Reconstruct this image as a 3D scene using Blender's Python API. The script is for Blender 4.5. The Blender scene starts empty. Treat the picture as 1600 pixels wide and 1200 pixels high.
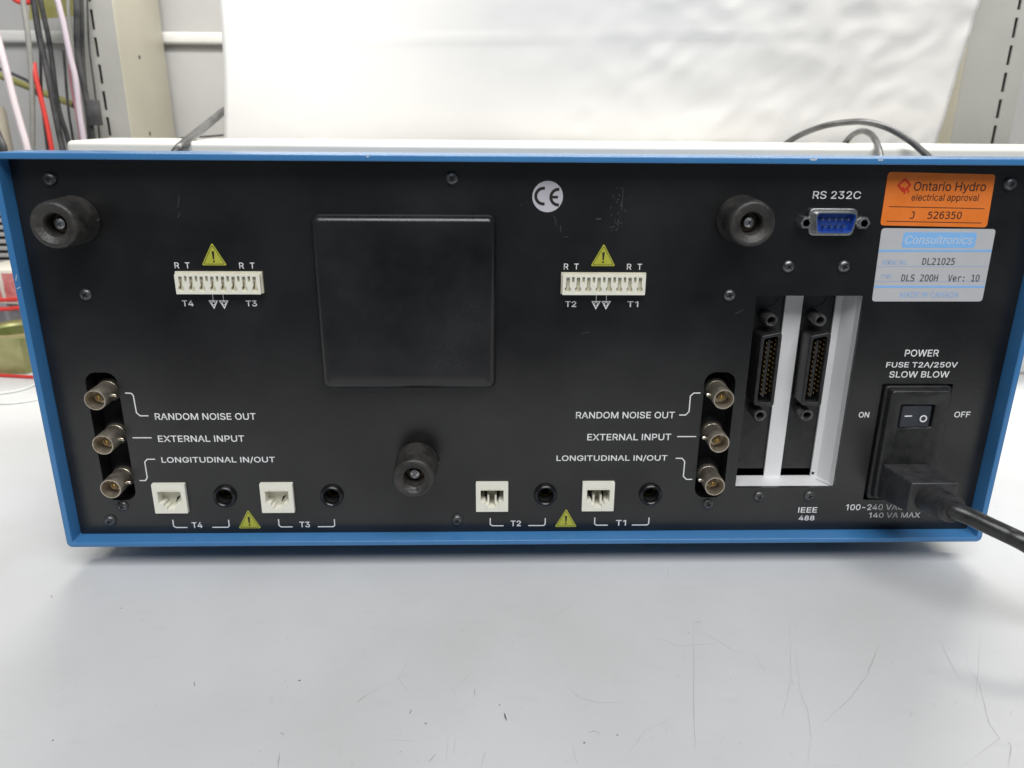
import bpy, bmesh, math, random
from mathutils import Vector, Matrix

random.seed(7)
SC = bpy.context.scene
COL = SC.collection
MM = 0.001                      # everything below is written in millimetres

# ------------------------------------------------------------------ camera
CX, CY, CZ = -18.906, -330.94, 196.40
YAW, PITCH, ROLL, FPX = 0.0273, -0.3332, 0.0081, 1225.57
cyw, syw, cp, sp = math.cos(YAW), math.sin(YAW), math.cos(PITCH), math.sin(PITCH)
FWD = Vector((syw * cp, cyw * cp, sp))
R0 = Vector((cyw, -syw, 0)); U0 = R0.cross(FWD)
RGT = R0 * math.cos(ROLL) + U0 * math.sin(ROLL)
UPV = -R0 * math.sin(ROLL) + U0 * math.cos(ROLL)
cam_d = bpy.data.cameras.new('camera'); cam = bpy.data.objects.new('camera', cam_d); COL.objects.link(cam)
m = Matrix((RGT, UPV, -FWD)).transposed().to_4x4(); m.translation = Vector((CX, CY, CZ)) * MM
cam.matrix_world = m
cam_d.sensor_width = 36; cam_d.lens = FPX / 1600 * 36
cam_d.clip_start = 0.01; cam_d.clip_end = 50
cam_d.dof.use_dof = True; cam_d.dof.focus_distance = 0.345; cam_d.dof.aperture_fstop = 17
SC.camera = cam

# ------------------------------------------------------------------ world, lamps, exposure
W = bpy.data.worlds.new('World'); SC.world = W; W.use_nodes = True
bg = W.node_tree.nodes['Background']
bg.inputs[0].default_value = (0.80, 0.90, 1.0, 1); bg.inputs[1].default_value = 0.13

def area(name, loc, target, sx, sy, power, col):
    d = bpy.data.lights.new(name, 'AREA'); d.shape = 'RECTANGLE'; d.size = sx * MM; d.size_y = sy * MM
    d.energy = power; d.color = col
    o = bpy.data.objects.new(name, d); COL.objects.link(o); o.location = Vector(loc) * MM
    dr = Vector(target) - Vector(loc); o.rotation_euler = dr.to_track_quat('-Z', 'Y').to_euler()
    return o
area('bench_tube_lamp', (70, 368, 570), (70, 250, 0), 940, 80, 7.0, (1.0, 0.97, 0.90))
area('ceiling_lamp', (150, -1150, 1700), (0, 0, 80), 1800, 1000, 45.5, (0.99, 0.99, 1.0))
SC.view_settings.view_transform = 'Standard'; SC.view_settings.look = 'None'
SC.view_settings.gamma = 1; SC.view_settings.exposure = 0.0; SC.view_settings.use_curve_mapping = False

# ------------------------------------------------------------------ helpers
def ray(px, py):
    return FWD + RGT * ((px - 800) / FPX) - UPV * ((py - 600) / FPX)
def at(px, py, y):
    d = ray(px, py); t = (y - CY) / d.y; return Vector((CX, CY, CZ)) + d * t
BENCH = -14.0
def on_bench(px, py, z=BENCH):
    d = ray(px, py); t = (z - CZ) / d.z; return Vector((CX, CY, CZ)) + d * t

MATS = {}
def mat(name, col, rough=0.5, metal=0.0, spec=0.5, var=0.0, vscale=60, bump=0.0, bscale=400, coat=0.0, rvar=0.0, stretch=None, tint=None, trans=0.0):
    if name in MATS: return MATS[name]
    M = bpy.data.materials.new(name); M.use_nodes = True
    nt = M.node_tree; p = nt.nodes['Principled BSDF']
    p.inputs['Base Color'].default_value = (*col, 1); p.inputs['Roughness'].default_value = rough
    p.inputs['Metallic'].default_value = metal; p.inputs['Specular IOR Level'].default_value = spec
    p.inputs['Coat Weight'].default_value = coat; p.inputs['Coat Roughness'].default_value = 0.12
    if trans: p.inputs['Subsurface Weight'].default_value = trans; p.inputs['Subsurface Radius'].default_value = (.002, .002, .002)
    tc = nt.nodes.new('ShaderNodeTexCoord'); src = tc.outputs['Object']
    if stretch:
        mp = nt.nodes.new('ShaderNodeMapping'); mp.inputs['Scale'].default_value = stretch
        nt.links.new(src, mp.inputs[0]); src = mp.outputs[0]
    if var or rvar:
        n = nt.nodes.new('ShaderNodeTexNoise'); n.inputs['Scale'].default_value = vscale; n.inputs['Detail'].default_value = 6
        n.inputs['Roughness'].default_value = 0.62
        nt.links.new(src, n.inputs['Vector'])
        if var:
            mx = nt.nodes.new('ShaderNodeMix'); mx.data_type = 'RGBA'
            c2 = tint or tuple(min(1, c * 1.0 + 0.35 * var) for c in col)
            mx.inputs[6].default_value = (*[c * (1 - var) for c in col], 1); mx.inputs[7].default_value = (*c2, 1)
            cr = nt.nodes.new('ShaderNodeMapRange'); cr.inputs[1].default_value = 0.3; cr.inputs[2].default_value = 0.72
            nt.links.new(n.outputs[0], cr.inputs[0]); nt.links.new(cr.outputs[0], mx.inputs[0])
            nt.links.new(mx.outputs[2], p.inputs['Base Color'])
        if rvar:
            mr = nt.nodes.new('ShaderNodeMapRange'); mr.inputs[1].default_value = 0.3; mr.inputs[2].default_value = 0.7
            mr.inputs[3].default_value = max(0, rough - rvar); mr.inputs[4].default_value = min(1, rough + rvar)
            nt.links.new(n.outputs[0], mr.inputs[0]); nt.links.new(mr.outputs[0], p.inputs['Roughness'])
    if bump:
        n2 = nt.nodes.new('ShaderNodeTexNoise'); n2.inputs['Scale'].default_value = bscale; n2.inputs['Detail'].default_value = 4
        nt.links.new(src, n2.inputs['Vector'])
        b = nt.nodes.new('ShaderNodeBump'); b.inputs['Strength'].default_value = bump; b.inputs['Distance'].default_value = 0.0005
        nt.links.new(n2.outputs[0], b.inputs['Height']); nt.links.new(b.outputs[0], p.inputs['Normal'])
    MATS[name] = M; return M

BLUE = mat('blue paint', (0.042, 0.178, 0.40), 0.25, var=0.03, vscale=40, bump=0.07, bscale=1500)
BLACK = mat('black panel paint', (0.0028, 0.0028, 0.0031), 0.23, spec=0.62, var=0.05, vscale=14, bump=0.13, bscale=2600)
BLACKP = mat('black plastic', (0.0075, 0.0075, 0.008), 0.38, var=0.05, vscale=220, bump=0.15, bscale=1800, rvar=0.08)
COVER = mat('black cover plastic', (0.0036, 0.0036, 0.0044), 0.25, spec=0.55, var=0.05, vscale=20, bump=0.12, bscale=2500, rvar=0.05)
VOID = mat('black interior', (0.004, 0.004, 0.004), 0.8)
RUBBER = mat('worn black rubber', (0.020, 0.019, 0.018), 0.44, var=0.35, vscale=130, bump=0.5, bscale=900, rvar=0.12, tint=(0.058, 0.054, 0.049))
CORD = mat('black cord rubber', (0.0085, 0.0085, 0.009), 0.30, var=0.12, vscale=80, bump=0.12, bscale=900)
PLUGM = mat('black moulded plug', (0.021, 0.021, 0.022), 0.42, var=0.06, vscale=200, bump=0.3, bscale=1600, rvar=0.1)
INK = mat('white ink', (0.80, 0.80, 0.80), 0.6, var=0.12, vscale=900)
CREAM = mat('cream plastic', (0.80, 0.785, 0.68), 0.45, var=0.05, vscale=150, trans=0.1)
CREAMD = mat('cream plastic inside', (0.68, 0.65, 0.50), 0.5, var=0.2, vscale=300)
STEEL = mat('zinc steel', (0.55, 0.55, 0.54), 0.33, metal=1, var=0.25, vscale=500, bump=0.15, bscale=1500)
DSTEEL = mat('dark steel screw', (0.13, 0.13, 0.135), 0.36, metal=0.9, var=0.4, vscale=600)
BSTEEL = mat('black oxide screw', (0.045, 0.045, 0.047), 0.32, metal=0.6, var=0.4, vscale=600)
NICKEL = mat('nickel bayonet', (0.60, 0.53, 0.42), 0.40, metal=0.85, var=0.3, vscale=260, bump=0.15, bscale=1500, rvar=0.08)
NICKELB = mat('bright nickel', (0.72, 0.66, 0.55), 0.25, metal=1)
DIEL = mat('aged dielectric', (0.20, 0.14, 0.06), 0.5)
BRASS = mat('gold contact', (0.72, 0.46, 0.13), 0.3, metal=1)
BRASSD = mat('dull gold contact', (0.22, 0.155, 0.06), 0.4, metal=0.9)
ALU = mat('bare aluminium', (0.78, 0.78, 0.78), 0.5, metal=0.15, var=0.10, vscale=40, bump=0.12, bscale=700, stretch=(1, 1, 0.08), rvar=0.06)
DSUBB = mat('blue connector insert', (0.020, 0.078, 0.38), 0.4)
YEL = mat('yellow green warning print', (0.42, 0.43, 0.035), 0.5, var=0.08, vscale=300)
LINEK = mat('black ink', (0.012, 0.012, 0.010), 0.6)
CEG = mat('pale grey sticker', (0.52, 0.50, 0.54), 0.45, var=0.05, vscale=200)
ORANGE = mat('orange sticker', (0.80, 0.19, 0.018), 0.38, var=0.06, vscale=120)
BROWN = mat('brown black ink', (0.075, 0.022, 0.010), 0.6)
REDINK = mat('red ink', (0.60, 0.035, 0.012), 0.5)
LABEL = mat('silver white sticker', (0.49, 0.49, 0.505), 0.36, var=0.04, vscale=80)
LBLUE = mat('light blue ink', (0.22, 0.46, 0.80), 0.5)
LBLUEF = mat('faint light blue ink', (0.29, 0.44, 0.68), 0.5)
LPALE = mat('pale knocked out ink', (0.50, 0.58, 0.68), 0.5)
GREYINK = mat('grey typewriter ink', (0.055, 0.06, 0.07), 0.6)
SWITCH = mat('blue black rocker', (0.020, 0.024, 0.033), 0.33, bump=0.1, bscale=2000)
SCUFF = mat('grey scuff', (0.045, 0.045, 0.048), 0.7)
SCUFFL = mat('pale scuff', (0.11, 0.11, 0.115), 0.7)
CHIP = mat('chipped primer', (0.52, 0.55, 0.58), 0.6)

class MB:
    def __init__(s): s.v = []; s.f = []; s.mi = []; s.mats = []
    def m(s, M):
        if M not in s.mats: s.mats.append(M)
        return s.mats.index(M)
    def raw(s, vs, fs, M):
        o = len(s.v); s.v += [Vector(a) for a in vs]; i = s.m(M)
        for f in fs: s.f.append([o + k for k in f]); s.mi.append(i)
        return s
    def box(s, x0, x1, y0, y1, z0, z1, M, bev=0.0, seg=2):
        bm = bmesh.new(); bmesh.ops.create_cube(bm, size=1)
        for v in bm.verts:
            v.co = Vector(((x0 + x1) / 2 + v.co.x * (x1 - x0), (y0 + y1) / 2 + v.co.y * (y1 - y0), (z0 + z1) / 2 + v.co.z * (z1 - z0)))
        if bev: bmesh.ops.bevel(bm, geom=bm.edges[:], offset=bev, segments=seg, profile=0.5, affect='EDGES')
        bm.verts.index_update()
        s.raw([v.co.copy() for v in bm.verts], [[v.index for v in f.verts] for f in bm.faces], M); bm.free(); return s
    def lathe(s, prof, M, c=(0, 0, 0), n=28, axis=None, caps=True):
        """profile [(r, t)]: t along axis (default -y: towards the camera)"""
        a = Vector(axis).normalized() if axis is not None else Vector((0, -1, 0))
        h = Vector((0, 0, 1)) if abs(a.z) < 0.9 else Vector((1, 0, 0))
        e1 = h.cross(a).normalized(); e2 = a.cross(e1); c = Vector(c)
        vs = []; fs = []; k = len(prof)
        for r, t in prof:
            for j in range(n):
                g = 2 * math.pi * j / n
                vs.append(c + a * t + (e1 * math.cos(g) + e2 * math.sin(g)) * r)
        for i in range(k - 1):
            for j in range(n):
                fs.append((i * n + j, i * n + (j + 1) % n, (i + 1) * n + (j + 1) % n, (i + 1) * n + j))
        if caps and prof[0][0] > 1e-6: fs.append(tuple(reversed(range(n))))
        if caps and prof[-1][0] > 1e-6: fs.append(tuple((k - 1) * n + j for j in range(n)))
        return s.raw(vs, fs, M)
    def tube(s, pts, r, M, n=12, caps=True, smooth=6):
        P = [Vector(p) for p in pts]
        if smooth and len(P) > 2:
            Q = []
            for i in range(len(P) - 1):
                p0 = P[max(i - 1, 0)]; p1 = P[i]; p2 = P[i + 1]; p3 = P[min(i + 2, len(P) - 1)]
                for k in range(smooth):
                    t = k / smooth
                    Q.append(0.5 * ((2 * p1) + (p2 - p0) * t + (2 * p0 - 5 * p1 + 4 * p2 - p3) * t * t + (3 * p1 - p0 - 3 * p2 + p3) * t ** 3))
            Q.append(P[-1]); P = Q
        rs = r if isinstance(r, (list, tuple)) else None
        vs = []; fs = []; prev = None
        for i, p in enumerate(P):
            d = (P[min(i + 1, len(P) - 1)] - P[max(i - 1, 0)]).normalized()
            if prev is None:
                h = Vector((0, 0, 1)) if abs(d.z) < 0.9 else Vector((1, 0, 0)); e = h.cross(d).normalized()
            else: e = (prev - d * prev.dot(d)).normalized()
            prev = e; b = d.cross(e)
            rr = r if rs is None else rs[0] + (rs[1] - rs[0]) * i / (len(P) - 1)
            for j in range(n):
                g = 2 * math.pi * j / n; vs.append(p + (e * math.cos(g) + b * math.sin(g)) * rr)
        for i in range(len(P) - 1):
            for j in range(n): fs.append((i * n + j, i * n + (j + 1) % n, (i + 1) * n + (j + 1) % n, (i + 1) * n + j))
        if caps:
            fs.append(tuple(reversed(range(n)))); fs.append(tuple((len(P) - 1) * n + j for j in range(n)))
        return s.raw(vs, fs, M)
    def plate(s, loops, yf, yb, M, bev=0.0, off=0.0):
        """closed x-z outlines (the later ones holes), from depth yf (front) to yb"""
        cu = bpy.data.curves.new('c', 'CURVE'); cu.dimensions = '2D'; cu.fill_mode = 'BOTH'
        ex = (yb - yf) / 2
        cu.extrude = max(ex - bev, 0); cu.bevel_depth = bev; cu.bevel_resolution = 2; cu.offset = off - bev
        for L in loops:
            sp_ = cu.splines.new('POLY'); sp_.points.add(len(L) - 1)
            for q, (x, z) in zip(sp_.points, L): q.co = (x, z, 0, 1)
            sp_.use_cyclic_u = True
        ob = bpy.data.objects.new('c', cu); me = bpy.data.meshes.new_from_object(ob)
        ym = (yf + yb) / 2
        s.raw([(v.co.x, ym - v.co.z, v.co.y) for v in me.vertices], [list(p.vertices) for p in me.polygons], M)
        bpy.data.objects.remove(ob); bpy.data.curves.remove(cu); bpy.data.meshes.remove(me)
        return s
    def ribbon(s, pts, w, y, M, th=0.06):
        """flat printed line on the plane y, pts (x, z)"""
        P = [Vector((a, b)) for a, b in pts]; L = []; Rr = []
        for i, p in enumerate(P):
            d0 = (p - P[i - 1]).normalized() if i else None
            d1 = (P[i + 1] - p).normalized() if i < len(P) - 1 else None
            d = ((d0 or d1) + (d1 or d0)).normalized(); nn = Vector((-d.y, d.x)); k = w / 2
            if d0 is not None and d1 is not None: k /= max(0.4, nn.dot(Vector((-d0.y, d0.x))))
            L.append(p + nn * k); Rr.append(p - nn * k)
        return s.plate([[tuple(q) for q in L] + [tuple(q) for q in reversed(Rr)]], y - th, y, M)
    def build(s, name, parent=None, smooth=35):
        me = bpy.data.meshes.new(name)
        me.from_pydata([v * MM for v in s.v], [], s.f)
        for M in s.mats: me.materials.append(M)
        me.polygons.foreach_set('material_index', s.mi); 
        bm = bmesh.new(); bm.from_mesh(me)
        bmesh.ops.remove_doubles(bm, verts=bm.verts, dist=2e-6)
        bmesh.ops.recalc_face_normals(bm, faces=bm.faces); bm.to_mesh(me); bm.free()
        if smooth:
            me.polygons.foreach_set('use_smooth', [True] * len(me.polygons)); me.set_sharp_from_angle(angle=math.radians(smooth))
        me.update()
        o = bpy.data.objects.new(name, me); COL.objects.link(o)
        if parent: o.parent = parent
        return o

def rr(x0, x1, z0, z1, r, n=6):
    out = []
    for cx, cz, a in ((x1 - r, z1 - r, 0), (x0 + r, z1 - r, 90), (x0 + r, z0 + r, 180), (x1 - r, z0 + r, 270)):
        for k in range(n + 1):
            g = math.radians(a + 90 * k / n); out.append((cx + r * math.cos(g), cz + r * math.sin(g)))
    return out
def circ(x, z, r, n=28): return [(x + r * math.cos(2 * math.pi * k / n), z + r * math.sin(2 * math.pi * k / n)) for k in range(n)]
def rpoly(P, r, n=5):
    out = []; k = len(P)
    for i in range(k):
        p = Vector(P[i]); a = (Vector(P[i - 1]) - p).normalized(); b = (Vector(P[(i + 1) % k]) - p).normalized()
        ang = a.angle(b); d = r / math.tan(ang / 2); p0 = p + a * d; p1 = p + b * d
        for j in range(n + 1):
            t = j / n; out.append(tuple(p0 * (1 - t) ** 2 + p * 2 * t * (1 - t) + p1 * t * t))
    return out

def tag(o, label, cat=None, group=None, kind=None):
    o['label'] = label
    if cat: o['category'] = cat
    if group: o['group'] = group
    if kind: o['kind'] = kind
    return o
def empty(name, loc):
    o = bpy.data.objects.new(name, None); o.empty_display_size = .02; COL.objects.link(o); o.location = Vector(loc) * MM
    return o
def copy_tree(o, parent, dloc=(0, 0, 0)):
    c = o.copy(); COL.objects.link(c); c.parent = parent; c.location = o.location + Vector(dloc) * MM
    for ch in list(o.children): copy_tree(ch, c)
    return c

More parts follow.
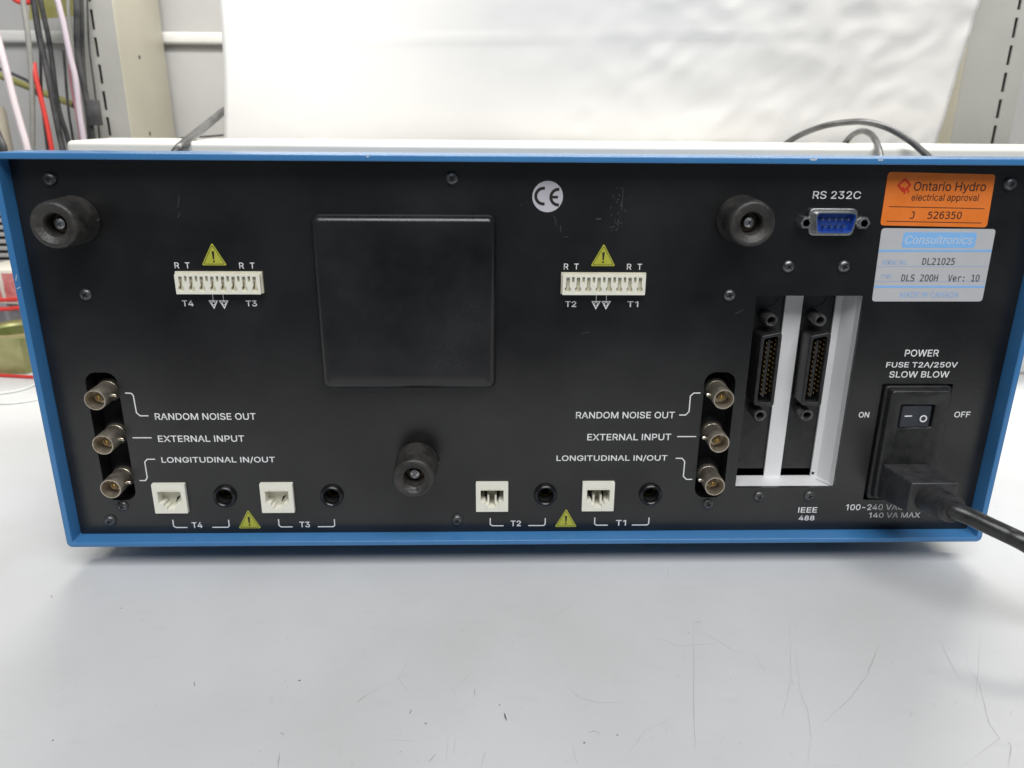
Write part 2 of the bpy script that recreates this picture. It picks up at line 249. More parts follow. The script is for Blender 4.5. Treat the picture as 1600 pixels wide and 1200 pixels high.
# letter outlines (a plain grotesque and a typewriter face), 1/1000 em: advance, then loops of x, y
SANS = {' ':[188],'-':[453,[337,244,337,188,114,188,114,244]],'.':[188,[95,-4,83,-3,73,1,63,9,55,18,51,29,50,41,51,53,55,64,63,73,73,81,83,85,95,87,107,85,118,81,128,73,135,64,140,53,141,41,140,29,135,18,128,9,118,1,107,-3]],'/':[249,[235,533,71,-76,14,-76,178,533]],'0':[453,[227,-7,191,-3,158,7,130,24,105,48,85,77,69,113,57,155,50,202,48,254,50,306,57,353,69,395,85,431,106,461,130,484,159,502,191,512,227,516,262,512,295,502,323,484,348,461,368,431,384,395,396,353,403,306,405,254,403,202,396,155,384,113,368,77,348,48,323,24,295,7,263,-3],[227,50,250,52,271,60,290,74,306,92,320,116,330,144,338,176,342,213,344,254,342,295,338,332,330,365,320,393,306,416,290,435,271,449,250,457,227,460,203,457,182,449,163,435,147,416,134,393,123,365,115,332,111,295,109,254,111,213,115,176,123,144,134,116,147,92,163,74,182,60,203,52]],'1':[453,[76,0,76,55,391,55,391,0],[276,509,276,0,212,0,212,448,209,448,86,358,86,427,198,509]],'2':[453,[64,0,64,47,234,229,252,248,268,266,282,282,294,298,303,312,311,327,316,341,319,356,320,371,319,389,315,405,308,419,298,431,287,441,273,449,258,455,241,458,224,460,205,458,188,454,172,447,159,438,148,427,139,413,132,398,128,381,127,362,66,362,68,391,75,418,86,442,102,464,121,482,143,496,168,507,196,513,225,516,254,513,281,507,306,497,328,482,346,465,361,445,372,423,379,398,381,372,380,354,377,336,371,318,363,299,351,280,336,259,317,235,294,209,267,180,153,60,153,57,389,57,389,0]],'3':[453,[218,-7,188,-5,159,1,133,10,108,22,88,38,70,57,57,79,48,104,44,132,109,132,112,115,118,100,126,87,137,76,150,66,165,59,182,54,200,51,219,50,239,51,258,55,275,61,291,69,304,80,315,93,323,108,328,125,329,145,328,163,323,180,316,196,306,211,292,223,275,234,254,241,229,246,201,248,157,248,157,299,288,448,288,452,70,452,70,509,372,509,372,461,211,278,211,289,247,290,279,286,308,276,333,262,354,244,371,222,383,198,391,173,393,145,390,116,383,90,370,66,354,45,333,27,309,12,281,2,251,-5]],'4':[453,[40,105,40,158,247,509,311,509,109,166,109,163,413,163,413,105],[282,0,282,121,282,146,282,318,343,318,343,0]],'5':[453,[221,-7,192,-5,165,1,140,11,118,25,99,41,83,60,71,82,63,105,60,130,122,130,125,115,130,102,138,89,148,78,160,68,173,60,188,54,204,51,221,50,241,51,259,56,276,64,291,75,304,89,314,104,322,122,326,141,328,162,326,183,321,203,314,221,303,237,290,251,275,262,257,270,238,275,218,277,201,276,184,273,167,268,152,262,139,255,128,246,67,253,96,509,366,509,366,452,151,452,134,301,136,301,148,311,162,318,178,325,194,330,212,333,229,334,252,332,274,328,294,321,313,311,330,299,345,285,358,269,370,251,379,231,386,210,390,187,391,163,388,132,381,102,369,76,352,52,332,32,309,15,282,3,253,-4]],'6':[453,[226,-7,196,-4,168,3,142,15,119,31,100,51,84,74,73,101,66,130,64,162,65,187,71,212,80,239,93,268,112,302,137,340,252,509,322,509,151,261,145,261,151,270,157,279,165,288,174,295,184,302,196,307,208,311,221,313,235,314,265,312,291,305,316,295,337,280,355,262,370,240,380,215,387,187,389,157,387,127,379,98,368,73,352,50,333,30,310,14,284,3,257,-4],[226,48,245,50,263,55,279,63,293,73,304,86,314,101,322,119,326,137,327,157,326,178,322,196,314,213,304,228,293,241,279,251,263,259,245,264,226,265,207,264,190,259,174,252,160,241,148,229,138,214,131,197,126,179,125,158,126,138,131,119,138,102,148,86,160,73,174,63,190,55,207,50]],'7':[453,[97,0,323,448,323,452,62,452,62,509,391,509,391,449,165,0]],'8':[453,[226,-7,193,-5,163,1,136,11,111,25,91,42,74,62,62,84,54,109,52,135,53,156,58,176,65,195,75,212,87,228,101,241,117,252,134,260,153,265,153,267,129,276,109,289,93,308,80,330,73,354,70,380,73,405,79,429,90,450,106,469,124,485,146,498,170,508,197,514,226,516,255,514,282,508,306,498,328,485,346,469,361,450,373,429,379,405,382,380,379,354,372,330,359,308,343,289,323,276,300,267,300,265,319,260,335,252,351,241,365,228,377,212,387,195,395,176,399,156,401,135,398,109,391,84,378,62,362,42,341,25,317,11,289,1,259,-5],[226,49,248,50,267,54,285,60,300,69,313,79,323,91,331,106,335,121,337,139,335,157,330,173,322,189,312,202,298,213,283,223,265,230,247,234,226,235,206,234,187,230,169,223,154,213,140,202,130,189,122,173,117,157,115,139,117,121,121,106,129,91,139,79,152,69,167,60,185,54,205,50],[226,290,244,291,260,294,274,300,287,308,298,318,307,330,314,344,318,359,319,376,318,392,314,407,308,420,299,432,288,442,275,449,260,455,244,459,226,460,208,459,192,455,177,449,164,442,153,432,145,420,138,407,134,392,133,376,134,359,138,344,145,330,154,318,165,308,178,300,193,294,209,291]],'9':[453,[226,516,256,513,285,506,310,494,333,478,352,458,368,434,380,408,387,378,389,347,387,322,382,296,373,270,359,240,340,207,315,168,200,0,130,0,301,248,307,248,302,238,295,229,287,221,278,214,268,207,257,202,245,198,232,195,218,195,188,197,161,203,137,214,116,229,98,247,83,269,72,294,66,321,64,352,66,382,73,411,85,436,101,459,120,479,143,494,168,506,196,513],[226,460,207,459,190,454,174,446,160,435,148,423,138,407,131,390,127,372,125,352,127,331,131,313,138,295,148,280,160,268,174,257,190,250,207,245,226,243,245,245,263,249,279,257,293,267,305,280,314,295,322,312,326,330,327,350,326,371,322,390,314,407,305,422,293,435,279,446,263,454,245,459]],'A':[480,[16,0,201,509,276,509,463,0,395,0,287,302,280,323,272,346,264,372,255,402,244,438,232,478,245,478,233,437,222,402,213,371,204,345,197,322,191,302,85,0],[110,142,110,199,370,199,370,142]],'B':[456,[60,0,60,509,241,509,274,507,304,501,329,491,350,477,367,461,381,442,390,421,396,398,398,374,397,353,393,336,387,320,378,307,368,295,356,286,343,278,329,272,315,267,315,262,331,260,347,254,363,245,378,234,391,220,402,203,411,184,416,161,418,136,416,111,410,88,400,67,386,48,368,31,344,18,317,8,284,2,247,0],[125,57,245,57,281,60,309,67,330,80,344,96,353,115,355,137,354,153,350,169,342,184,333,197,320,209,306,218,289,225,269,229,248,231,125,231],[125,285,238,285,256,287,273,290,288,296,302,304,314,314,323,326,330,340,335,355,336,372,333,393,326,412,313,429,294,442,270,449,240,452,125,452]],'C':[510,[267,-7,225,-3,186,7,150,25,119,49,92,79,70,115,53,157,44,203,40,254,44,305,53,352,70,393,92,429,119,459,150,484,186,501,225,512,267,516,293,514,317,511,340,504,362,496,383,485,402,471,419,456,435,438,448,418,459,397,467,373,473,348,408,348,404,365,397,380,389,395,380,407,369,418,357,428,344,437,330,444,315,449,300,453,284,455,267,456,237,453,209,445,184,432,161,414,141,391,125,364,113,332,106,295,103,254,106,213,113,177,125,145,141,117,161,94,184,76,210,63,237,56,267,53,284,54,300,56,315,60,330,65,344,72,357,81,369,90,380,102,389,114,397,128,404,144,408,160,473,160,467,135,459,112,448,91,435,71,420,53,402,38,383,24,363,13,341,5,317,-2,293,-6]],'D':[502,[219,0,96,0,96,57,215,57,254,60,288,68,318,81,343,99,363,122,379,149,390,181,397,216,399,255,397,294,390,329,379,361,364,388,344,410,320,428,291,441,258,449,221,452,93,452,93,509,225,509,273,505,315,495,353,478,385,455,412,426,433,391,449,351,458,306,462,255,458,205,449,159,433,119,411,83,384,54,351,31,312,14,268,3],[125,509,125,0,60,0,60,509]],'E':[419,[60,0,60,509,372,509,372,452,125,452,125,286,355,286,355,229,125,229,125,57,375,57,375,0]],'F':[410,[60,0,60,509,369,509,369,452,125,452,125,278,346,278,346,221,125,221,125,0]],'G':[520,[269,-7,225,-3,185,7,149,25,118,49,91,79,69,116,53,157,43,203,40,254,43,305,53,352,69,393,91,429,117,459,149,484,184,501,223,512,265,516,291,514,316,510,340,504,363,494,384,483,403,469,421,453,436,436,449,416,460,395,468,373,474,349,408,349,402,365,395,379,387,393,378,406,368,417,356,427,344,436,330,443,315,448,300,453,283,455,265,456,236,453,209,445,183,432,160,414,141,392,125,364,113,332,106,295,103,254,106,213,113,177,125,145,141,117,161,95,184,76,210,63,238,56,269,53,296,55,322,61,345,71,365,85,382,102,396,123,407,147,413,173,415,202,434,199,283,199,283,256,478,256,478,200,475,160,466,124,451,91,431,62,406,38,377,19,344,5,308,-4]],'H':[517,[60,0,60,509,125,509,125,289,392,289,392,509,457,509,457,0,392,0,392,232,125,232,125,0]],'I':[300,[31,0,31,57,118,57,118,452,31,452,31,509,269,509,269,452,183,452,183,57,269,57,269,0]],'J':[396,[185,-7,143,-2,106,11,75,33,52,63,38,100,33,145,33,173,98,173,98,145,100,117,108,93,122,74,139,61,160,53,185,50,209,53,230,61,248,74,261,93,269,117,272,145,272,509,336,509,336,145,332,100,318,63,294,33,263,11,227,-2]],'K':[467,[104,145,104,216,116,231,128,246,139,261,151,275,162,289,174,303,187,317,199,331,212,344,364,509,448,509,231,276,228,276],[60,0,60,509,125,509,125,334,124,225,125,193,125,0],[372,0,188,259,228,309,449,0]],'L':[393,[60,0,60,509,125,509,125,57,361,57,361,0]],'M':[628,[60,0,60,509,152,509,277,187,280,179,284,170,287,159,291,147,295,135,299,123,303,110,307,97,311,84,315,71,319,60,322,49,307,49,311,59,314,71,318,83,322,95,326,108,330,121,334,134,338,146,342,158,346,169,349,179,352,187,476,509,568,509,568,0,504,0,504,291,504,302,504,314,504,327,505,340,505,354,505,369,505,383,506,398,506,413,506,428,507,443,507,457,513,457,508,441,503,425,498,409,492,393,487,378,482,363,477,348,472,335,467,322,463,310,459,300,456,291,342,0,286,0,170,291,167,300,163,310,159,321,155,333,150,347,145,361,140,376,134,392,129,408,124,424,118,441,112,457,119,457,119,444,120,430,120,416,120,401,121,386,121,372,121,357,121,342,122,328,122,315,122,302,122,291,122,0]],'N':[523,[60,0,60,509,136,509,343,183,349,174,355,163,363,151,371,137,379,122,388,107,396,90,405,73,414,55,405,54,403,72,402,90,401,108,400,126,399,142,399,157,399,171,399,184,399,195,399,509,463,509,463,0,387,0,202,290,194,303,186,317,177,331,168,346,159,363,148,381,136,402,123,425,108,452,119,454,120,429,121,406,122,384,123,363,124,345,124,328,125,313,125,301,125,291,125,0]],'O':[533,[267,-7,225,-3,186,7,150,25,119,49,92,79,70,115,53,157,44,203,40,254,44,305,53,352,70,393,92,429,119,459,150,484,186,501,225,512,267,516,309,512,348,501,384,484,415,459,442,429,464,393,480,352,490,305,493,254,490,203,480,157,464,115,442,79,415,49,384,25,348,7,309,-3],[267,53,296,55,324,63,349,76,372,94,392,116,408,144,420,176,428,213,430,254,428,295,420,332,408,365,392,392,372,415,349,433,324,446,296,453,267,456,237,453,210,445,184,433,161,415,142,392,125,364,113,332,106,295,103,254,106,213,113,176,125,144,142,117,161,94,184,76,210,63,237,55]],'P':[445,[60,0,60,509,235,509,272,506,305,499,332,487,356,471,375,452,390,430,400,404,407,377,409,348,407,318,400,291,390,265,375,243,356,223,332,207,305,195,272,188,235,186,109,186,109,242,233,242,257,244,279,248,297,256,312,266,324,279,333,294,339,310,343,328,344,348,343,367,339,385,333,402,324,416,312,428,297,439,279,446,257,451,232,452,125,452,125,0]],'R':[449,[60,0,60,509,236,509,273,506,305,500,333,489,356,473,376,455,390,433,401,408,407,381,409,352,407,323,401,296,390,271,376,250,356,232,333,217,305,206,273,200,236,198,96,198,96,255,234,255,258,256,280,260,298,267,313,276,325,287,334,300,340,316,344,333,345,352,344,371,340,389,334,405,325,419,313,430,298,440,279,446,258,451,233,452,125,452,125,0],[353,0,230,229,303,229,428,0]],'S':[447,[224,-9,188,-7,156,-1,128,9,102,23,81,40,64,60,51,83,42,109,38,137,104,137,108,118,114,102,123,88,136,76,150,66,166,59,185,53,204,50,224,49,246,50,267,54,286,60,303,69,317,79,329,92,338,106,344,122,346,139,344,154,340,168,332,179,322,189,310,197,296,205,280,211,263,217,245,222,184,239,145,253,112,269,86,289,67,313,56,341,52,372,54,400,62,425,75,448,92,468,113,484,138,498,165,508,195,514,227,516,259,514,289,508,316,498,340,484,360,468,377,449,390,427,398,403,401,378,337,378,332,402,320,421,302,437,280,449,254,456,225,459,204,457,185,454,167,448,152,440,139,430,129,418,121,405,117,391,115,376,117,359,122,345,131,334,142,324,155,315,169,308,184,302,198,297,212,293,264,279,279,275,295,270,312,264,328,256,344,248,359,238,372,226,384,213,395,198,402,180,407,161,408,139,406,112,399,87,386,64,370,43,349,25,323,11,294,0,261,-7]],'T':[449,[32,452,32,509,417,509,417,452,257,452,257,0,193,0,193,452]],'U':[517,[259,-8,220,-6,186,2,154,15,126,33,103,55,85,80,71,108,63,140,60,173,60,509,124,509,124,178,126,155,132,133,141,113,153,95,169,80,187,68,208,59,232,53,259,52,285,53,309,59,331,68,349,80,364,95,377,113,385,133,391,155,393,178,393,509,457,509,457,173,454,140,446,108,433,80,414,55,391,33,363,15,332,2,297,-6]],'V':[480,[204,0,16,509,84,509,192,206,199,187,207,164,215,137,225,106,236,71,248,31,235,31,247,71,257,107,267,138,276,165,283,187,290,206,395,509,463,509,278,0]],'W':[686,[155,0,16,509,82,509,163,196,167,179,172,162,175,145,179,128,183,111,187,94,190,76,194,58,197,40,189,40,193,58,196,76,200,94,203,111,207,128,211,145,215,162,220,179,224,196,306,509,380,509,462,196,466,179,470,162,474,145,478,128,482,111,486,94,490,76,494,58,497,40,488,40,492,58,495,76,499,94,503,111,506,128,510,145,515,162,519,179,523,196,603,509,670,509,530,0,455,0,368,323,362,345,357,368,351,391,346,417,341,445,336,475,350,475,345,446,340,420,335,395,330,371,324,347,318,323,230,0]],'X':[474,[18,0,217,284,217,236,29,509,104,509,178,400,188,386,196,373,204,361,211,350,217,340,223,329,230,318,236,305,243,292,232,292,239,305,246,317,252,329,258,339,265,350,272,361,280,373,288,386,298,400,374,509,446,509,259,239,259,287,456,0,382,0,292,129,283,142,275,154,268,165,262,175,256,185,250,195,244,206,237,218,230,231,244,231,238,219,231,207,225,196,219,186,213,176,206,166,199,155,191,143,182,129,91,0]],'Y':[472,[203,0,203,208,16,509,91,509,192,344,203,327,213,309,222,292,231,274,240,254,250,230,224,230,233,254,242,275,251,293,260,310,270,327,280,344,381,509,455,509,268,208,268,0]],'a':[389,[160,-9,137,-7,115,-3,94,5,76,15,60,29,48,45,38,63,32,84,30,108,32,128,36,146,43,161,53,174,64,184,78,193,92,200,108,206,125,211,143,214,161,217,178,220,200,223,218,225,234,227,247,229,257,231,265,235,271,240,274,246,276,255,276,257,275,272,272,285,267,297,260,307,251,315,240,322,227,327,212,330,196,331,178,330,163,327,149,322,137,316,127,309,118,301,110,292,104,283,100,274,41,291,51,313,64,331,79,346,95,358,114,368,133,375,153,380,173,383,194,384,208,384,223,382,239,379,255,375,271,369,286,360,300,350,312,336,322,320,330,301,335,278,337,251,337,0,277,0,277,52,272,52,267,43,260,34,252,25,242,16,229,8,215,1,199,-4,181,-7],[170,45,192,47,211,51,228,59,242,68,254,80,263,93,270,108,274,122,276,138,276,190,272,187,267,184,259,182,251,180,241,178,231,176,221,174,210,173,200,171,191,170,182,169,175,168,161,166,147,163,134,159,122,153,112,147,103,139,97,130,93,118,92,105,93,93,96,82,102,72,109,64,119,57,130,52,142,48,156,46]],'c':[396,[207,-8,174,-5,144,3,117,16,93,35,72,58,56,85,44,116,37,150,34,187,37,225,44,260,56,291,72,318,93,341,117,360,144,374,174,382,207,384,226,384,243,381,260,377,276,371,291,364,305,356,318,346,330,335,340,322,349,308,356,293,362,277,303,262,300,272,295,281,290,289,284,297,278,304,270,311,261,316,252,321,242,325,231,328,220,329,207,330,184,328,163,321,145,310,130,296,118,278,108,258,102,236,98,212,96,187,98,163,102,139,108,117,118,97,130,80,145,66,163,55,184,49,207,46,220,47,232,49,243,52,253,55,262,60,271,66,279,73,285,80,292,89,297,98,301,107,304,117,363,102,357,86,350,70,341,56,331,43,319,32,306,21,292,12,277,5,261,-1,244,-5,226,-7]],'d':[424,[195,-8,165,-6,137,3,111,16,89,34,70,57,55,84,43,116,36,151,34,189,36,227,43,261,55,293,70,320,89,342,112,361,137,374,165,382,196,384,218,383,237,379,253,373,267,364,278,355,287,346,295,336,301,327,306,319,311,319,311,509,372,509,372,0,313,0,313,59,307,59,301,50,295,41,287,31,277,21,266,12,252,4,236,-3,217,-7],[205,47,226,49,246,55,263,65,278,78,290,95,299,115,306,138,310,162,312,189,310,216,306,241,300,263,290,282,278,299,263,312,246,322,227,328,205,330,182,328,162,322,145,311,130,298,118,281,108,261,102,239,98,215,96,189,98,163,102,139,109,117,118,97,130,80,145,66,162,55,182,49]],'e':[404,[212,-8,177,-5,145,3,117,16,92,35,72,58,56,85,44,116,37,150,34,187,36,224,44,258,55,290,71,317,91,340,115,359,142,373,172,382,205,384,226,383,246,380,266,374,285,366,303,355,319,341,334,324,347,305,357,282,365,256,370,227,371,194,371,169,75,169,75,221,338,221,310,202,308,226,304,248,298,269,288,286,277,301,263,314,246,323,227,328,205,330,183,328,164,323,146,313,131,301,119,286,109,270,102,251,97,231,96,211,96,178,98,151,102,127,110,106,121,88,135,73,151,61,169,53,190,48,212,46,227,47,241,49,254,53,265,58,276,65,285,73,294,82,300,93,306,105,365,91,358,72,348,55,335,39,320,26,302,14,283,4,261,-3,237,-7]],'h':[410,[114,227,114,0,53,0,53,509,114,509,114,287,102,287,116,319,132,344,152,362,175,374,200,382,227,384,252,383,275,377,295,369,313,356,328,340,341,321,350,298,355,271,357,240,357,0,296,0,296,235,293,263,286,286,273,304,256,318,235,326,210,329,192,328,176,324,161,317,147,308,136,297,126,283,119,266,115,248]],'i':[167,[53,0,53,379,114,379,114,0],[84,443,73,444,63,448,54,455,47,463,43,472,41,483,43,494,47,504,54,512,63,518,73,522,84,524,95,522,105,518,114,512,121,504,125,494,126,483,125,472,121,463,114,455,105,448,95,444]],'l':[189,[139,-2,112,0,91,8,74,20,62,37,55,59,53,84,53,509,114,509,114,99,114,83,117,71,120,62,126,57,135,53,146,52,152,52,157,52,160,53,164,53,167,54,170,54,181,3,175,1,169,0,162,-1,154,-2,147,-2]],'n':[410,[114,227,114,0,53,0,53,379,112,379,112,287,102,287,116,319,132,344,152,362,175,374,200,382,227,384,252,383,275,377,295,369,313,356,328,340,341,321,350,298,355,271,357,240,357,0,296,0,296,235,293,263,286,286,273,304,256,318,235,326,210,329,192,328,176,324,161,317,147,308,136,297,126,283,119,266,115,248]],'o':[415,[207,-8,174,-5,144,3,117,16,93,35,72,58,56,85,44,116,37,150,34,187,37,225,44,260,56,291,72,318,93,341,117,360,144,374,174,382,207,384,241,382,271,374,299,360,323,341,343,318,359,291,371,260,379,225,381,187,379,150,371,116,359,85,343,58,323,35,299,16,271,3,241,-5],[207,46,231,49,252,55,270,66,285,80,298,97,307,117,314,139,318,163,319,187,318,212,314,236,307,258,298,278,285,296,270,310,252,321,231,328,207,330,184,328,163,321,145,310,130,296,118,278,108,258,102,236,98,212,96,187,98,163,102,139,108,117,118,97,130,80,145,66,163,55,184,49]],'p':[424,[53,-143,53,379,112,379,112,319,118,319,123,327,130,336,137,346,147,355,158,364,171,373,188,379,207,383,229,384,259,382,287,374,313,361,335,342,354,320,370,293,381,261,388,227,390,189,388,151,381,116,370,84,355,57,336,34,313,16,288,3,260,-6,229,-8,208,-7,189,-3,173,4,159,12,147,21,138,31,130,41,124,50,118,59,114,59,114,-143],[220,47,242,49,262,55,279,66,294,80,306,97,316,117,323,139,327,163,328,189,327,215,323,239,316,261,307,281,295,298,280,311,262,322,243,328,220,330,198,328,178,322,161,312,147,299,134,282,125,263,118,241,114,216,113,189,114,162,118,138,125,115,135,95,147,78,162,65,179,55,198,49]],'r':[259,[53,0,53,379,112,379,112,321,115,321,124,339,137,354,152,367,171,377,191,383,213,385,218,385,223,385,229,384,235,384,240,384,243,384,243,322,241,323,236,324,230,324,223,325,215,326,207,326,190,324,174,321,159,315,146,306,135,296,126,284,119,269,115,254,114,237,114,0]],'s':[365,[182,-8,157,-7,133,-3,112,3,93,12,76,24,62,38,50,54,41,73,36,94,94,107,101,87,111,72,124,60,141,52,160,47,181,45,206,47,227,53,244,62,258,74,265,88,268,103,266,115,262,126,254,136,243,144,229,150,212,155,149,170,118,180,92,192,72,208,58,227,50,249,47,274,49,295,55,314,65,332,79,347,95,360,115,370,137,378,161,383,187,384,212,383,234,379,254,372,271,363,286,352,299,339,309,324,318,308,324,290,268,277,262,291,254,304,243,316,228,325,210,331,187,333,166,331,147,326,131,317,119,305,111,292,109,277,110,264,115,253,124,243,136,235,152,229,172,223,229,209,261,200,287,187,306,171,320,153,328,131,331,107,329,85,323,65,312,47,298,31,281,18,260,6,236,-2,210,-7]],'t':[227,[204,379,204,327,6,327,6,379],[65,471,126,471,126,98,127,83,130,70,136,61,144,55,156,51,170,50,175,50,180,50,185,51,191,52,197,53,202,54,213,2,207,0,200,-2,192,-3,184,-3,176,-4,168,-4,138,-1,113,7,92,21,77,41,68,64,65,93]],'u':[410,[182,-5,158,-3,135,2,115,11,97,23,82,39,69,59,60,82,54,109,53,139,53,379,114,379,114,144,116,117,124,94,137,75,154,61,175,53,200,50,218,51,234,55,249,62,263,71,274,83,283,97,290,113,295,132,296,153,296,379,357,379,357,0,298,0,298,92,307,92,294,60,277,35,257,17,234,5,209,-3]],'v':[389,[163,0,17,379,84,379,165,155,173,132,180,110,187,87,193,64,199,42,206,21,184,21,191,42,197,64,203,87,209,110,216,132,224,155,305,379,371,379,226,0]],'y':[389,[47,-139,61,-86,71,-87,83,-89,94,-90,104,-89,113,-86,122,-81,130,-74,138,-64,145,-51,151,-36,163,-1,17,379,84,379,165,155,173,132,180,109,187,87,193,64,199,42,206,21,184,21,190,42,196,64,202,87,209,110,216,132,224,155,305,379,371,379,204,-58,196,-77,187,-93,177,-107,165,-119,153,-128,139,-136,125,-141,109,-144,91,-145,82,-145,73,-144,65,-143,57,-142,52,-140]]}
MONO = {' ':[429],'0':[429,[168,261,170,273,174,284,182,294,191,302,202,307,214,308,226,307,237,302,247,294,255,284,260,273,261,261,260,249,255,238,247,228,238,221,226,216,214,214,202,216,191,220,181,228,174,237,170,248],[214,474,185,468,160,450,141,421,128,379,120,325,117,259,120,194,128,140,141,99,160,69,185,51,214,46,245,51,269,69,288,99,302,140,310,194,312,259,310,325,302,379,288,421,269,450,245,468],[214,529,265,522,307,499,340,461,364,408,378,341,383,259,378,178,364,111,340,58,307,20,265,-3,214,-10,164,-3,122,20,89,58,65,111,51,178,46,259,51,341,65,408,89,461,122,499,164,522]],'1':[429,[94,59,203,59,203,456,86,430,86,494,203,520,273,520,273,59,381,59,381,0,94,0]],'2':[429,[130,59,369,59,369,0,53,0,53,59,95,103,132,144,167,180,196,212,218,237,234,255,255,281,270,304,281,323,288,341,292,359,293,377,290,404,282,427,268,445,248,459,225,467,197,470,176,469,154,465,131,459,107,450,83,438,57,424,57,495,81,505,104,514,128,521,151,525,173,528,196,529,244,525,284,511,319,489,345,459,360,423,365,382,364,360,358,338,350,315,337,292,321,268,299,242,284,225,266,204,243,179,214,148,176,108]],'3':[429,[270,278,302,267,328,251,349,230,364,205,373,176,376,143,370,99,354,62,327,31,291,8,247,-6,194,-10,170,-9,146,-7,121,-3,96,2,72,8,48,16,48,86,71,74,95,65,118,58,141,53,163,50,186,49,222,52,251,61,275,75,292,95,303,120,306,150,303,179,292,202,275,222,252,237,224,246,191,249,138,249,138,307,191,307,221,309,246,316,267,328,282,344,291,364,294,387,291,412,283,432,269,449,249,461,225,468,197,470,176,469,154,467,133,463,110,458,87,451,63,442,63,507,90,514,115,519,138,524,160,527,179,529,197,529,244,525,284,512,318,491,343,463,358,429,364,390,361,363,353,339,340,319,321,301,298,288]],'5':[429,[72,520,335,520,335,461,136,461,136,333,146,336,156,339,166,341,176,343,187,343,197,344,247,338,290,322,325,296,351,260,367,217,372,167,367,116,350,73,323,37,285,11,240,-5,187,-10,160,-9,135,-8,111,-5,89,0,69,5,50,12,50,84,71,73,93,64,114,58,136,53,158,50,180,49,216,52,246,63,270,80,288,103,298,132,302,167,298,201,287,230,269,253,244,271,214,281,178,284,160,284,141,282,123,278,106,273,89,267,72,259]],'6':[429,[345,508,345,444,330,452,315,458,298,463,282,467,265,469,247,470,206,464,172,448,146,420,126,381,115,332,111,272,124,293,139,311,157,325,178,335,201,342,225,344,272,339,310,323,342,298,365,262,378,219,383,167,378,115,364,71,341,36,308,10,269,-5,221,-10,166,-3,122,19,88,55,65,106,51,175,46,259,52,340,69,407,97,460,136,499,185,522,244,529,261,529,278,527,295,524,312,520,329,515],[220,289,192,285,168,274,149,256,135,232,126,202,123,167,126,131,135,102,149,77,168,59,192,49,220,45,248,48,272,59,290,76,303,100,311,130,314,167,311,204,303,234,290,258,272,275,248,285]],':':[429,[170,370,258,370,258,265,170,265],[170,106,258,106,258,0,170,0]],'D':[429,[152,58,205,63,246,77,276,101,295,138,307,191,311,259,307,328,295,381,276,418,247,443,205,457,152,462,118,462,118,58],[153,520,226,513,284,492,329,456,360,406,379,341,385,259,379,178,360,113,329,63,284,28,226,7,153,0,48,0,48,520]],'H':[429,[48,520,118,520,118,307,311,307,311,520,382,520,382,0,311,0,311,248,118,248,118,0,48,0]],'J':[429,[38,21,38,103,59,86,81,72,103,61,126,53,150,49,173,47,203,50,226,59,243,73,254,95,260,127,263,170,263,461,130,461,130,520,333,520,333,170,329,110,317,64,296,31,266,8,225,-6,173,-10,151,-9,129,-7,107,-2,85,4,62,11]],'L':[429,[75,520,146,520,146,59,397,59,397,0,75,0]],'S':[429,[352,502,352,431,331,443,310,454,288,462,267,468,245,471,223,472,192,470,166,462,144,449,128,432,119,411,116,386,118,365,124,348,135,334,151,323,175,312,205,304,242,295,287,282,322,264,349,242,367,214,379,181,382,142,377,97,362,59,336,29,301,7,256,-6,203,-10,178,-9,154,-7,129,-2,105,4,80,12,55,21,55,96,81,81,106,68,131,59,155,52,179,48,203,47,236,50,263,58,286,71,302,89,312,111,315,138,313,161,306,181,295,197,278,210,254,220,224,229,186,237,142,250,107,267,81,287,63,311,52,341,48,376,54,419,69,456,95,487,130,511,171,525,220,529,240,528,261,526,283,522,305,517,328,510]],'V':[429,[214,59,337,520,409,520,257,0,172,0,20,520,93,520]],'e':[429,[387,211,387,180,110,180,110,178,113,138,124,105,143,79,168,60,199,48,237,44,258,45,279,49,301,54,324,62,347,71,372,84,372,20,348,11,325,3,302,-3,279,-7,257,-9,236,-10,180,-4,133,14,94,44,66,85,49,135,43,195,48,253,65,302,93,344,130,375,175,393,227,399,273,394,312,377,344,349,368,311,382,265],[323,230,320,264,311,293,296,316,277,332,253,342,224,345,195,342,169,331,148,314,130,291,119,263,112,229]],'r':[429,[402,310,388,319,374,327,360,333,346,337,330,339,314,340,277,336,246,323,222,303,205,274,194,238,190,194,190,0,126,0,126,390,190,390,190,314,203,339,219,360,240,377,263,390,290,397,319,399,334,399,349,397,363,393,376,389,389,383,402,375]]}
SANS['I'] = [185, [60, 0, 125, 0, 125, 509, 60, 509]]; SANS['l'] = [170, [54, 0, 115, 0, 115, 509, 54, 509]]
SANS['1'] = [380, [205, 0, 267, 0, 267, 509, 205, 509, 75, 424, 75, 363, 205, 445]]; MONO['0'] = MONO['0'][:1] + sorted(MONO['0'][1:], key=lambda q: -max(q[1::2]))[:2]
SANS['N'] = [523, [60, 0, 60, 509, 138, 509, 398, 105, 398, 509, 463, 509, 463, 0, 385, 0, 125, 404, 125, 0]]
SANS['A'] = [480, [16, 0, 201, 509, 278, 509, 463, 0, 393, 0, 239, 442, 86, 0], [100, 142, 100, 199, 380, 199, 380, 142]]
SANS['M'] = [628, [60, 0, 60, 509, 150, 509, 314, 95, 478, 509, 568, 509, 568, 0, 505, 0, 505, 400, 345, 0, 283, 0, 123, 400, 123, 0]]
SANS['V'] = [480, [16, 509, 85, 509, 240, 75, 395, 509, 463, 509, 278, 0, 202, 0]]
SANS['W'] = [686, [24, 509, 92, 509, 190, 95, 305, 509, 380, 509, 495, 95, 593, 509, 661, 509, 533, 0, 458, 0, 342, 410, 227, 0, 152, 0]]
